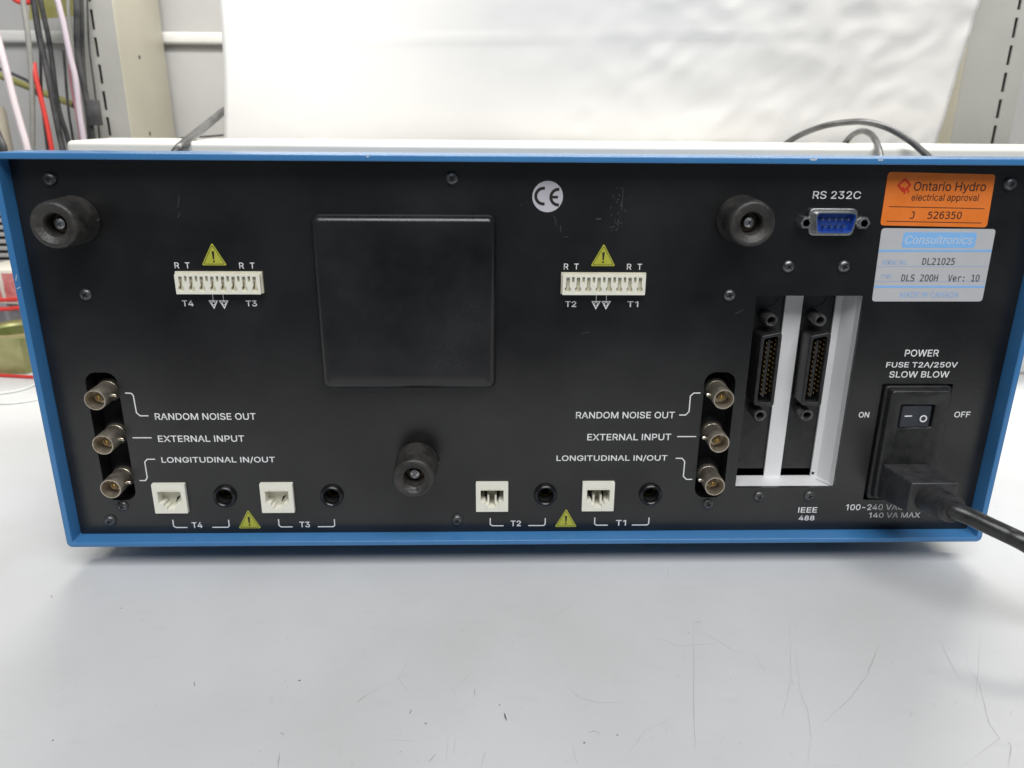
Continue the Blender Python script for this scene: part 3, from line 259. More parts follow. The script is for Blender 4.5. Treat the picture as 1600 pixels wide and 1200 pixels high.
def text(s, x0, x1, z0, z1, parent, M=INK, y=8.2, bold=0.0, name='lettering', th=0.06, shear=0.0, face=SANS, label=None):
    """raised print: the letters' own bounding box fitted to x0..x1, z0..z1 on plane y; bold in mm"""
    pen = 0; L = []
    for ch in s:
        gl = face[ch]
        for lp in gl[1:]: L.append([(pen + a + shear * b_, b_) for a, b_ in zip(lp[::2], lp[1::2])])
        pen += gl[0]
    xs = [p[0] for q in L for p in q]; zs = [p[1] for q in L for p in q]
    ax, bx, az, bz_ = min(xs), max(xs), min(zs), max(zs)
    L = [[(x0 + (a - ax) / (bx - ax) * (x1 - x0), z0 + (b_ - az) / (bz_ - az) * (z1 - z0)) for a, b_ in q] for q in L]
    def area2(q): return sum(q[i - 1][0] * q[i][1] - q[i][0] * q[i - 1][1] for i in range(len(q)))
    def inside(p, q):
        c = False
        for i in range(len(q)):
            (xa, za), (xb, zb) = q[i - 1], q[i]
            if (za > p[1]) != (zb > p[1]) and p[0] < (xb - xa) * (p[1] - za) / (zb - za) + xa: c = not c
        return c
    L = [q if (area2(q) > 0) != bool(sum(all(inside(p, r) for p in q) for r in L if r is not q) % 2) else q[::-1] for q in L]
    mb = MB(); k = 0
    for q in L:                       # overlapping strokes of one letter: each its own sheet, a hair proud of the last
        if area2(q) <= 0: continue
        mb.plate([q] + [r for r in L if area2(r) < 0 and inside(r[0], q)], y - th - .012 * (k % 3), y, M, off=bold); k += 1
    o = mb.build(name, parent, smooth=0)
    if label: o['label'] = label
    return o

# ------------------------------------------------------------------ setting: wall and bench
WALLY = 650
WALLM = mat('off white wall paint', (0.46, 0.455, 0.445), 0.6, var=0.10, vscale=5, bump=0.15, bscale=60)
w = MB().box(-1500, 1500, WALLY, WALLY + 80, -800, 1500, WALLM); o = w.build('wall'); o['kind'] = 'structure'
o['label'] = 'off white painted wall behind the workbench'; 

def bench_material():
    M = bpy.data.materials.new('white laminate'); M.use_nodes = True; nt = M.node_tree; p = nt.nodes['Principled BSDF']
    tc = nt.nodes.new('ShaderNodeTexCoord')
    def noise(sc, det, stretch=None):
        n = nt.nodes.new('ShaderNodeTexNoise'); n.inputs['Scale'].default_value = sc; n.inputs['Detail'].default_value = det
        if stretch:
            mp = nt.nodes.new('ShaderNodeMapping'); mp.inputs['Scale'].default_value = stretch; mp.inputs['Rotation'].default_value = (0, 0, 0.5)
            nt.links.new(tc.outputs['Object'], mp.inputs[0]); nt.links.new(mp.outputs[0], n.inputs['Vector'])
        else: nt.links.new(tc.outputs['Object'], n.inputs['Vector'])
        return n
    def rng(src, a, b, c, d):
        r = nt.nodes.new('ShaderNodeMapRange'); r.inputs[1].default_value = a; r.inputs[2].default_value = b; r.inputs[3].default_value = c; r.inputs[4].default_value = d
        nt.links.new(src, r.inputs[0]); return r.outputs[0]
    n1 = noise(9, 6); n2 = noise(70, 8, (1, 3, 1)); n3 = noise(420, 3)
    mx = nt.nodes.new('ShaderNodeMix'); mx.data_type = 'RGBA'
    mx.inputs[6].default_value = (0.655, 0.658, 0.655, 1); mx.inputs[7].default_value = (0.565, 0.562, 0.55, 1)
    nt.links.new(rng(n1.outputs[0], 0.42, 0.75, 0, 1), mx.inputs[0])
    mx2 = nt.nodes.new('ShaderNodeMix'); mx2.data_type = 'RGBA'; mx2.inputs[7].default_value = (0.50, 0.50, 0.49, 1)
    nt.links.new(mx.outputs[2], mx2.inputs[6]); nt.links.new(rng(n2.outputs[0], 0.60, 0.85, 0, 0.35), mx2.inputs[0])
    nt.links.new(mx2.outputs[2], p.inputs['Base Color'])
    nt.links.new(rng(n1.outputs[0], 0.3, 0.7, 0.30, 0.45), p.inputs['Roughness'])
    b = nt.nodes.new('ShaderNodeBump'); b.inputs['Strength'].default_value = 0.06; b.inputs['Distance'].default_value = 0.0005
    nt.links.new(n3.outputs[0], b.inputs['Height']); nt.links.new(b.outputs[0], p.inputs['Normal'])
    return M
BENCHM = bench_material()
SCR1 = mat('faint grey scratch', (0.47, 0.47, 0.46), 0.6)
SCR2 = mat('dark scratch', (0.30, 0.29, 0.28), 0.6)
SCR3 = mat('speck of grime', (0.06, 0.06, 0.07), 0.6)
b = MB().box(-1200, 1200, -235, WALLY, BENCH - 28, BENCH, BENCHM)
def scratch(pts, wd, M, taper=True):
    P = [on_bench(px, py) for px, py in pts]
    Q = []
    for i in range(len(P) - 1):
        for k in range(5): Q.append(P[i].lerp(P[i + 1], k / 5))
    Q.append(P[-1]); vs = []; n = len(Q)
    for i, p in enumerate(Q):
        d = (Q[min(i + 1, n - 1)] - Q[max(i - 1, 0)]).normalized(); nn = Vector((-d.y, d.x, 0))
        ww = wd * 0.42 * (math.sin(math.pi * (i + 0.4) / (n - 0.2)) ** 0.7 if taper else 1) * random.uniform(0.6, 1.15)
        j = Vector((random.uniform(-.12, .12), random.uniform(-.12, .12), 0))
        vs += [p + j + nn * ww + Vector((0, 0, 0.05)), p + j - nn * ww + Vector((0, 0, 0.05))]
    b.raw(vs, [(2 * i, 2 * i + 1, 2 * i + 3, 2 * i + 2) for i in range(n - 1)], M)
for pts, wd, M in [
    ([(557, 1098), (575, 1084), (640, 1050)], .22, SCR1), ([(557, 1098), (572, 1086)], .3, SCR2),
    ([(437, 1175), (434, 1200)], .35, SCR2), ([(438, 1145), (445, 1148)], .5, SCR2),
    ([(640, 1116), (643, 1108)], .6, SCR2), ([(788, 1114), (791, 1126)], .7, SCR3), ([(664, 1129), (667, 1131)], .7, SCR3),
    ([(303, 1065), (305, 1072)], .5, SCR2), ([(466, 1063), (469, 1064)], .8, SCR3), ([(82, 1156), (83, 1158)], .7, SCR3), ([(79, 930), (82, 934)], .5, SCR2),
    ([(1084, 970), (1084, 1100), (1085, 1150), (1088, 1172)], .16, SCR2), ([(1089, 982), (1155, 1022)], .25, SCR1), ([(1085, 973), (1097, 971)], .7, SCR1),
    ([(1241, 1000), (1250, 1080), (1262, 1110), (1267, 1150), (1262, 1196)], .25, SCR1), ([(1233, 950), (1236, 1060), (1220, 1130)], .2, SCR1),
    ([(1280, 1135), (1330, 1090), (1355, 1055), (1374, 1005)], .4, SCR1), ([(1355, 1050), (1363, 1035), (1373, 1008)], .4, SCR1),
    ([(1471, 1005), (1484, 1034), (1500, 1062)], .3, SCR1), ([(1507, 1037), (1530, 1068), (1540, 1110), (1545, 1130), (1562, 1154), (1500, 1200)], .35, SCR1),
    ([(1574, 1158), (1580, 1165), (1575, 1200)], .5, SCR1), ([(1533, 985), (1528, 1050), (1524, 1100)], .2, SCR1),
    ([(885, 1072), (905, 1090), (935, 1098), (978, 1098)], .35, SCR1), ([(980, 1180), (1010, 1140), (1065, 1117)], .25, SCR1),
    ([(912, 1160), (914, 1161)], 1.0, SCR3), ([(918, 1145), (930, 1142), (938, 1148)], .6, SCR1), ([(963, 1148), (966, 1149)], .6, SCR3), ([(895, 1165), (902, 1196)], .25, SCR1),
    ([(1045, 886), (1043, 906)], .25, SCR1), ([(1035, 922), (1090, 918)], .2, SCR1), ([(855, 973), (900, 938)], .2, SCR1), ([(1180, 1021), (1199, 1057)], .2, SCR1),
    ([(1156, 1160), (1157, 1161)], .6, SCR3), ([(1010, 990), (1060, 1010), (1120, 1005)], .3, SCR1), ([(700, 1150), (697, 1195)], .2, SCR1), ([(713, 1150), (708, 1180)], .2, SCR1),
    ([(760, 1172), (751, 1200)], .3, SCR1), ([(640, 1085), (622, 1060), (640, 1030)], .2, SCR1), ([(700, 1085), (740, 1048)], .2, SCR1), ([(670, 1190), (682, 1178)], .3, SCR2),
    ([(605, 1155), (650, 1158)], .2, SCR1), ([(622, 1176), (629, 1174)], .7, SCR1), ([(780, 1100), (781, 1102)], .6, SCR3), ([(742, 1075), (741, 1090)], .3, SCR2),
    ([(440, 1090), (442, 1091)], .5, SCR1), ([(170, 1100), (172, 1101)], .5, SCR1), ([(222, 968), (224, 969)], .5, SCR2), ([(188, 950), (191, 951)], .5, SCR2)]:
    scratch(pts, wd, M)
for k in range(70):
    px, py = random.uniform(380, 1590), random.uniform(960, 1195); q = random.uniform(-14, 14)
    scratch([(px, py), (px + q * .4, py + abs(q) * random.uniform(.1, 1.6))], random.uniform(.10, .24), SCR1)
for k in range(40):
    px, py = random.uniform(60, 1590), random.uniform(900, 1195)
    scratch([(px, py), (px + random.uniform(-1.5, 1.5), py + random.uniform(.5, 2))], random.uniform(.2, .45), random.choice((SCR1, SCR2, SCR1)))
o = b.build('workbench', smooth=0); tag(o, 'white laminate bench top with fine scratches under the blue instrument', 'workbench', kind='structure')

# ------------------------------------------------------------------ the instrument
PY = 8.2                                    # depth of the black panel's face; the bezel's lip is at 0
T = empty('test_instrument', (0, 0, BENCH))
tag(T, 'blue framed electronic instrument seen from its black rear panel, standing on white bench', 'electronic instrument')
_build = MB.build
def part(mb, name, parent=T, smooth=35, label=None):
    o = mb.build(name, None, smooth)
    o.parent = parent
    if parent is T: o.location = (0, 0, -BENCH * MM)
    if label: o['label'] = label
    return o

bz = MB().plate([rr(-220, 220, 0, 179.8, 2.6), rr(-217.3, 217.3, 2.5, 177.2, 1.2)], 0, 22, BLUE, bev=0.5)
for x, l in ((-69, 1.0), (113, 3.0), (141, 2.0)):      # paint chipped off the top lip
    n = 7; pts = [(x + l * (k / (n - 1) - .5), 179.55 - random.uniform(.0, .25)) for k in range(n)]
    low = [(px, 179.0 - random.uniform(0, .35)) for px, _ in pts]
    bz.plate([pts + low[::-1]], -0.08, 0.5, CHIP)
    bz.plate([pts + [(q[0], q[1] - .6) for q in pts[::-1]]], 0.3, 1.6, CHIP)
for (x0, z0, x1, z1) in ((-218.9, 128, -218.2, 130.5), (-219.2, 124.5, -217.7, 125.2)):
    bz.ribbon([(x0, z0), (x1, z1)], .28, 0, CHIP)
bezel = part(bz, 'bezel')

# case shell behind the bezel, and its feet
body = MB()
body.box(-214, 214, 22.3, 236, 2.0, 4.0, VOID); body.box(-214, 214, 22.3, 236, 167.4, 169.4, BLUE)
body.box(-214, -212, 22.3, 236, 4.0, 167.4, BLUE); body.box(212, 214, 22.3, 236, 4.0, 167.4, BLUE)
body.box(-212, 212, 234, 236, 4.0, 167.4, BLUE)
body.box(-216.9, 216.9, 20.5, 22.0, 2.8, 4.6, VOID); body.box(-216.9, 216.9, 20.5, 22.0, 166.8, 176.9, VOID)
body.box(-216.9, -212, 20.5, 22.0, 4.6, 166.8, VOID); body.box(212, 216.9, 20.5, 22.0, 4.6, 166.8, VOID)
part(body, 'case')
for x in (-170, 170):
    for y in (52, 205):
        part(MB().lathe([(11, 0), (12, 2), (12, 14.8), (12, 16)], RUBBER, (x, y, BENCH), axis=(0, 0, 1)), 'bench_foot')

# rear panel with its cut-outs
RJX = (-171.5, -121.0, -18.8, 32.2); JKX = (-146.0, -95.3, 6.9, 57.7)
BNX = (-195.0, 86.2); BNZ = (74.3, 52.7, 30.6)
loops = [rr(-217.0, 217.0, 2.8, 176.9, .5)]
for x in BNX: loops.append(rr(x - 7.2, x + 7.2, 20.6, 84.6, 5.2, 8))
loops.append(rr(98.7, 147.1, 25.9, 120.4, .5))
loops.append(rr(162.2, 195.4, 19.0, 78.8, .5))
for x in RJX: loops.append(rr(x - 7.6, x + 7.6, 14.5, 29.8, .3))
for x in JKX: loops.append(circ(x, 22.7, 4.4))
pan = MB().plate(loops, PY, PY + 1.6, BLACK)
for k in range(26):                          # transfer scuffs and dust
    x, z = random.gauss(35, 1.6), random.uniform(148, 168); pan.ribbon([(x, z), (x + random.uniform(-.25, .25), z + random.uniform(.3, .9))], random.uniform(.10, .28), PY, random.choice((SCUFF, SCUFF, SCUFFL)), .03)
for x, z, l, a, M in ((-150.6, 157.5, 5.0, 80, SCUFF), (-150.9, 153.5, 2.2, 75, SCUFF), (36.6, 158, 9, 90, SCUFF), (34, 152, 3, 0, SCUFF), (32, 150, 2.2, 20, SCUFF), (26, 153.6, 2, 5, SCUFFL), (9, 151, 4, 110, SCUFF), (11, 148, 3, 100, SCUFF), (12.5, 146, 1.6, 0, SCUFF), (90, 112, 4, 30, SCUFF), (140, 8, 3, 10, SCUFF), (22, 103, 3, 15, SCUFF), (26, 60.5, .7, 0, SCUFF)):
    g = math.radians(a); pan.ribbon([(x - .3, z), (x + l * .5 * math.cos(g) + .15, z + l * .5 * math.sin(g)), (x + l * math.cos(g), z + l * math.sin(g))], .22, PY, M, .03)
for k in range(60):
    x, z = random.uniform(-205, 205), random.uniform(8, 172)
    if 98 < x < 200 and z < 125: continue
    s = random.uniform(.06, .17); pan.plate([circ(x, z, s, 6)], PY - .04, PY, random.choice((SCUFF, SCUFFL, SCUFF)))
panel = part(pan, 'rear_panel')
Zero = Vector((0, 0, 0))

# printed legends on the panel
def leg(s, x0, x1, z0, z1, **k): return text(s, x0, x1, z0, z1, panel, **k)
leg('RANDOM NOISE OUT', -173.4, -127.6, 61.7, 64.9, bold=.045); leg('EXTERNAL INPUT', -173.5, -134.0, 50.7, 53.8, bold=.045); leg('LONGITUDINAL IN/OUT', -173.4, -120.8, 39.8, 43.0, bold=.045)
leg('RANDOM NOISE OUT', 20.3, 66.4, 62.0, 65.2, bold=.045); leg('EXTERNAL INPUT', 26.0, 65.5, 50.9, 54.1, bold=.045); leg('LONGITUDINAL IN/OUT', 11.8, 64.5, 40.0, 43.2, bold=.045)
for s, x in (('T4', -161.1), ('T3', -109.5), ('T2', -7.2), ('T1', 44.3)): leg(s, x - 2.5, x + 2.4, 5.6, 8.5, bold=.05)
for x0, T2x in ((-154.4, ('T4', 'T3')), (13.5, ('T2', 'T1'))):
    d = x0 - 13.5
    for s, x in (('R', 12.6), ('T', 17.1), ('R', 40.2), ('T', 44.8)): leg(s, x + d, x + d + 1.9, 131.9, 134.4, bold=.03)
    for s, x in zip(T2x, (13.7, 41.3)): leg(s, x + d, x + d + 4.8, 115.2, 117.7, bold=.045)
leg('RS 232C', 118.1, 138.7, 162.6, 165.8, bold=.03)
leg('IEEE', 131.1, 140.3, 12.2, 15.0, bold=.05); leg('488', 131.9, 139.6, 7.9, 10.4, bold=.05)
leg('POWER', 170.1, 185.7, 92.2, 95.4, bold=.045); leg('FUSE T2A/250V', 162.4, 195.5, 86.6, 89.5, bold=.045); leg('SLOW BLOW', 164.6, 192.5, 82.0, 85.0, bold=.045)
leg('ON', 153.4, 158.2, 62.2, 64.9, bold=.05); leg('OFF', 198.9, 206.4, 62.2, 65.0, bold=.05)
leg('100-240 VAC', 154.5, 183.0, 13.4, 16.5, bold=.045); leg('140 VA MAX', 166.6, 192.0, 9.1, 11.9, bold=.045)

def leaders(lists, wd=.5):
    mb = MB()
    for L in lists: mb.ribbon(L, wd, PY, INK)
    return part(mb, 'leader_line', panel, 0)
leaders([[(-185.2, 74.8), (-182.6, 74.7), (-181.7, 73.6), (-181.5, 65.2), (-180.0, 63.7), (-176.3, 63.7)]]); leaders([[(-185.1, 52.8), (-176.4, 52.8)]])
leaders([[(-185.1, 30.9), (-182.4, 30.9), (-181.3, 32.4), (-181.3, 40.5), (-180.0, 41.9), (-176.3, 41.9)]])
leaders([[(68.5, 63.6), (71.5, 63.6), (73.0, 65.3), (73.0, 73.0), (74.5, 74.5), (77.6, 74.5)]]); leaders([[(68.4, 52.7), (77.4, 52.7)]])
leaders([[(68.5, 41.5), (71.6, 41.5), (73.0, 39.9), (73.0, 32.0), (74.6, 30.4), (77.4, 30.4)]])
for xr, xj in zip(RJX, JKX):
    leaders([[(xr - .9, 10.0), (xr - .9, 6.6), (xr + .1, 5.8), (xr + 5.6, 5.8)], [(xj - 8.0, 5.8), (xj - .5, 5.8), (xj + .2, 6.6), (xj + .2, 9.8)]])
for x0 in (-140.6, 27.3):
    for dx in (0, 4.5):
        x = x0 + dx; mb = MB(); mb.ribbon([(x, 121.2), (x, 117.7)], .3, PY, INK)
        mb.plate([[(x - 2.1, 117.8), (x + 2.1, 117.8), (x, 113.9)], [(x - 1.35, 117.35), (x + 1.35, 117.35), (x, 114.9)]], PY - .06, PY, INK)
        mb.plate([circ(x, 116.5, .85, 16), circ(x, 116.5, .58, 16)], PY - .07, PY, INK)
        part(mb, 'earth_symbol', panel, 0)

def warn(x, zb, w_, h_):
    tri = [(x - w_ / 2, zb), (x + w_ / 2, zb), (x, zb + h_)]
    mb = MB().plate([rpoly(tri, .55)], PY - .10, PY, YEL); o = part(mb, 'warning_triangle', T, 0)
    def ins(k):
        cz = zb + h_ / 3; return [(x + (a - x) * k, cz + (c - cz) * k) for a, c in tri]
    mk = MB().plate([rpoly(ins(.86), .5), rpoly(ins(.80), .4)], PY - .15, PY - .10, LINEK)
    hh = h_ / 9.7
    mk.plate([[(x - .55 * hh, zb + 6.0 * hh), (x + .55 * hh, zb + 6.0 * hh), (x + .28 * hh, zb + 2.6 * hh), (x - .28 * hh, zb + 2.6 * hh)]], PY - .15, PY - .10, LINEK)
    mk.plate([circ(x, zb + 1.7 * hh, .42 * hh, 12)], PY - .15, PY - .10, LINEK)
    k = part(mk, 'exclamation_mark', None, 0); k.parent = o
warn(-138.3, 133.2, 10.8, 9.8); warn(29.6, 133.4, 10.8, 9.8); warn(-136.0, 5.2, 10.9, 10.0); warn(17.2, 5.0, 10.8, 9.9)

ce = part(MB().plate([circ(4.8, 162.9, 6.5, 40)], PY - .12, PY, CEG), 'approval_mark_sticker', T, 0)
mk = MB()
def arc(cx, cz, r, a0, a1, wd, n=18):
    return [(cx + r * math.cos(math.radians(a0 + (a1 - a0) * k / n)), cz + r * math.sin(math.radians(a0 + (a1 - a0) * k / n))) for k in range(n + 1)]
mk.ribbon(arc(3.0, 163.1, 3.25, 80, 280, 1), 1.25, PY - .12, LINEK); mk.ribbon(arc(9.4, 162.7, 3.25, 85, 275, 1), 1.25, PY - .12, LINEK); mk.ribbon([(6.4, 162.7), (9.2, 162.7)], 1.1, PY - .13, LINEK)
part(mk, 'lettering', None, 0).parent = ce

# orange approval sticker and silver type label (both stuck on a touch askew)
def quadmap(q):
    """unit square to a sticker's four corners TL, TR, BR, BL"""
    TL, TR, BR, BL = [Vector(a) for a in q]
    return lambda u, v: (TL * (1 - u) + TR * u) * (1 - v) + (BL * (1 - u) + BR * u) * v
def sticker(name, q, M, lab):
    return part(MB().plate([rpoly(q[::-1], 1.6)], PY - .14, PY, M), name, T, 0, lab)
S1 = [(148.9, 173.9), (195.3, 173.1), (196.1, 150.8), (149.1, 151.5)]
so = sticker('approval_sticker', S1, ORANGE, 'orange rounded sticker reading Ontario Hydro electrical approval')
ys = PY - .14
text('Ontario Hydro', 161.0, 192.2, 165.2, 169.9, so, BROWN, ys, bold=.055); text('electrical approval', 160.8, 189.9, 161.3, 164.9, so, BROWN, ys, bold=.02)
text('J  526350', 161.5, 184.0, 154.4, 157.5, so, BROWN, ys, face=MONO, bold=.04)
mk = MB(); mk.ribbon([(151.6, 159.5), (193.4, 158.8)], .3, ys, BROWN); mk.ribbon([(151.6, 153.3), (193.4, 152.7)], .3, ys, BROWN); part(mk, 'printed_rule', so, 0)
mk = MB(); cx, cz = 156.7, 168.4
mk.plate([rpoly([(cx - 3.3, cz), (cx, cz + 3.2), (cx + 3.3, cz), (cx, cz - 3.2)][::-1], .9), rpoly([(cx - 2.0, cz), (cx, cz + 1.9), (cx + 2.0, cz), (cx, cz - 1.9)][::-1], .5)], ys - .06, ys, REDINK)
mk.ribbon([(cx - .6, cz - .9), (cx + .7, cz - 2.3), (cx + .7, cz - 3.6)], .75, ys - .01, REDINK); mk.ribbon([(cx + 1.0, cz - .9), (cx + 2.2, cz - 2.2), (cx + 2.2, cz - 3.2)], .7, ys - .01, REDINK)
part(mk, 'emblem', so, 0)
S2 = [(150.0, 150.3), (200.3, 150.1), (200.8, 118.0), (150.8, 117.9)]
sw_ = sticker('type_label', S2, LABEL, 'silver white type label with light blue print reading DLS 200H')
mk = MB().plate([rr(160.0, 192.4, 141.9, 148.6, 1.2)], ys - .05, ys, LBLUE); part(mk, 'brand_panel', sw_, 0)
text('Consultronics', 161.2, 191.0, 143.5, 147.2, sw_, LPALE, ys - .05, bold=.03, shear=.2)
mk = MB(); mk.ribbon([(150.3, 140.5), (200.4, 140.7)], .9, ys, LBLUE); mk.ribbon([(150.8, 124.6), (200.5, 124.7)], .9, ys, LBLUE); part(mk, 'printed_rule', sw_, 0)
mk = MB(); mk.ribbon([(150.5, 133.7), (200.4, 133.8)], .18, ys, LBLUEF); mk.ribbon([(150.6, 127.0), (200.4, 127.1)], .18, ys, LBLUEF); part(mk, 'printed_rule', sw_, 0)
text('SERIAL NO.', 152.6, 163.6, 134.6, 136.5, sw_, LBLUEF, ys, bold=.012); text('TYPE', 152.9, 157.8, 128.3, 130.1, sw_, LBLUEF, ys, bold=.012)
text('DL21025', 170.5, 184.9, 134.4, 137.4, sw_, GREYINK, ys, face=MONO, bold=.03); text('DLS 200H', 162.4, 178.7, 127.0, 130.1, sw_, GREYINK, ys, face=MONO, bold=.03); text('Ver: 10', 183.3, 197.4, 127.0, 130.1, sw_, GREYINK, ys, face=MONO, bold=.03)
text('MADE IN CANADA', 163.0, 189.6, 119.8, 122.3, sw_, LBLUEF, ys, bold=.045)

# screws
def cross(mb, x, y, z, s, M, ang):
    for k in (0, 1):
        g = ang + k * math.pi / 2; a = Vector((math.cos(g), 0, math.sin(g))); c = Vector((-math.sin(g), 0, math.cos(g)))
        w2 = s * .20
        P = [Vector((x, 0, z)) + a * i + c * j for i, j in ((-s, -w2), (s, -w2), (s, w2), (-s, w2))]
        mb.raw([(p.x, y, p.z) for p in P] + [(p.x, y + 1, p.z) for p in P], [(0, 1, 2, 3), (0, 1, 5, 4), (1, 2, 6, 5), (2, 3, 7, 6), (3, 0, 4, 7)], M)
def screw(x, z, r, M, hexhole=False, label=None, h=1.5):
    mb = MB().lathe([(r, 0), (r * 1.0, .3), (r * .93, h * .55), (r * .72, h * .85), (r * .42, h), (0, h * 1.02)], M, (x, PY, z), 22)
    if hexhole: mb.lathe([(r * .36, h * .9), (r * .36, h * 1.06), (0, h * 1.06)], VOID, (x, PY, z), 6); mb.lathe([(r * .5, h * .9), (r * .46, h * 1.045), (0, h * 1.045)], M, (x, PY, z), 22)
    else: cross(mb, x, PY - h * 1.05, z, r * .52, VOID, random.uniform(.2, 1.2))
    return part(mb, 'screw', T, 35, label)
for x, z in ((-201.5, 169.0), (-35.5, 170.2), (202.2, 169.2), (-202.0, 9.9), (-35.8, 9.3)): screw(x, z, 2.9, BSTEEL, True, h=2.0)
for x, z in ((-195.1, 120.3), (-195.0, 17.6), (86.2, 17.2), (110.8, 21.2), (135.5, 21.4)): screw(x, z, 2.7, BSTEEL)
for x, z in ((86.4, 120.6), (111.2, 133.5), (135.8, 133.6)): screw(x, z, 2.7, DSTEEL)

# rubber stand-off feet
def knob(x, z, dz=0):
    c = (x, PY, z)
    mb = MB().lathe([(9.6, 0), (10.0, .4), (9.8, 10), (9.6, 16.4), (9.4, 17.8), (8.8, 18.7), (8.0, 19.0), (7.2, 18.8), (6.6, 18.2), (5.2, 17.7), (4.7, 17.2), (4.5, 16.4), (4.3, 10.5), (0, 10.4)], RUBBER, c, 44)
    mb.box(x + 9.3, x + 10.4, PY - 3.0, PY - .5, z - .5, z + .5, RUBBER, .2)
    o = part(mb, 'rubber_foot', T, 40)
    s = MB().lathe([(2.6, 10.4), (2.6, 13.2), (2.2, 13.9), (1.2, 14.3), (0, 14.4)], STEEL, c, 18); cross(s, x, PY - 14.45, z, 1.3, DSTEEL, .6)
    q = MB().lathe([(3.9, 10.2), (3.9, 10.6), (2.4, 10.6)], DIEL, c, 20)
    part(s, 'screw', None).parent = o; part(q, 'washer', None).parent = o
knob(-193.6, 152.5); knob(-54.1, 40.3); knob(87.4, 154.2)

# raised blank cover
mb = MB()
x0, x1, z0, z1 = -95.0, -17.0, 78.2, 155.6
prof = [(0, PY), (0, 5.6), (.35, 4.2), (1.0, 3.0), (1.9, 2.2), (3.0, 1.9), (7.0, 1.9), (11.0, 1.9)]
rings = [(rr(x0 + i, x1 - i, z0 + i, z1 - i, max(1.2, 3.4 - i * .6), 6), y) for i, y in prof]
vs = []; fs = []; n = len(rings[0][0])
for L, y in rings: vs += [(a, y, c) for a, c in L]
for i in range(len(rings) - 1):
    for j in range(n): fs.append((i * n + j, i * n + (j + 1) % n, (i + 1) * n + (j + 1) % n, (i + 1) * n + j))
fs.append(tuple((len(rings) - 1) * n + j for j in range(n)))
mb.raw(vs, fs, COVER); part(mb, 'blank_cover', T, 40, 'raised black square cover with rounded edges')

# terminal blocks
def terminal(xc):
    xa, xb, za, zb, yf = xc - 18.1, xc + 18.1, 121.3, 129.9, 4.6
    pitch = 4.5; L = [rr(xa, xb, za, zb, .25)]
    for k in range(8):
        x = xc + (k - 3.5) * pitch; zc = 123.7; r = 1.35; hw = .75; pts = [(x - hw, 128.9), ]
        a0 = math.asin(hw / r)
        pts = [(x - hw, 129.0)] + [(x + r * math.sin(g), zc + r * math.cos(g)) for g in [-a0 - (2 * math.pi - 2 * a0) * i / 16 for i in range(17)]] + [(x + hw, 129.0)]
        L.append(pts)
        if k < 7: L.append(rr(x + pitch / 2 - .55, x + pitch / 2 + .55, 126.6, 129.2, .15, 2))
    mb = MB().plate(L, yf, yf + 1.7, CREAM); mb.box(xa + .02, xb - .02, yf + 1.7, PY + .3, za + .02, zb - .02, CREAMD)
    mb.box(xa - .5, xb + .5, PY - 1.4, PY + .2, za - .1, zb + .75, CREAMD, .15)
    o = part(mb, 'terminal_block', T, 0)
    h = MB()
    for k in range(8):
        x = xc + (k - 3.5) * pitch; h.plate([[(x - .75, 126.4), (x - .35, 126.4), (x - .45, 124.3), (x - .9, 123.2), (x - 1.25, 123.5), (x - .8, 124.8)]], yf + 1.63, yf + 1.7, LINEK if xc > 0 else BRASSD)
    part(h, 'contact_slits', None, 0).parent = o
terminal(-136.6); terminal(30.0)

# modular jacks
def modular(x, variant):
    xa, xb, za, zb, yf = x - 7.7, x + 7.7, 14.5, 29.8, 6.2
    hole = [(x - 5.5, 25.9), (x + 5.5, 25.9), (x + 5.5, 19.6), (x + 3.2, 19.6), (x + 3.2, 17.9), (x + 1.9, 17.9), (x + 1.9, 16.4), (x - 1.9, 16.4), (x - 1.9, 17.9), (x - 3.2, 17.9), (x - 3.2, 19.6), (x - 5.5, 19.6)]
    mb = MB().plate([rr(xa, xb, za, zb, .25), hole], yf, yf + (11 if variant else 6.5), CREAM); mb.box(xa, xb, yf + (11 if variant else 6.5), yf + 12, za, zb, CREAM)
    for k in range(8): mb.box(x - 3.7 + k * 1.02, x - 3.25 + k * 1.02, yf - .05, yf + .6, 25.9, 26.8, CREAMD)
    o = part(mb, 'modular_jack', T, 0)
    c = MB()
    if variant:
        c.box(x - 2.3, x - 1.3, yf + 3, yf + 10, 16.6, 21.8, CREAM, .2); c.box(x + 1.2, x + 2.2, yf + 3, yf + 10, 16.6, 21.8, CREAM, .2)
        c.box(x - 3.6, x - 2.4, yf + 6, yf + 10.9, 19.0, 21.6, VOID); c.box(x + 2.3, x + 3.4, yf + 6, yf + 10.9, 19.0, 21.6, VOID)
        part(c, 'latch', None, 0).parent = o; c = MB()
    for k in range(4 if variant else 6):
        q = x + (k - (1.5 if variant else 2.5)) * 1.05
        c.tube([(q, yf + 1.5, 25.7), (q, yf + 5, 24.0 if variant else 24.8), (q + .1, yf + (10.9 if variant else 6.4), 20.2 if variant else 24.2)], .2, BRASSD if variant else CREAMD, 6)
    if not variant: c.raw([(x + .3, yf + 5.4, 17.4), (x + 2.8, yf + 6.4, 20.9), (x + .9, yf + 6.4, 19.9)], [(0, 1, 2)], VOID)
    part(c, 'contact_wires', None).parent = o
for x, v in zip(RJX, (0, 0, 1, 1)): modular(x, v)

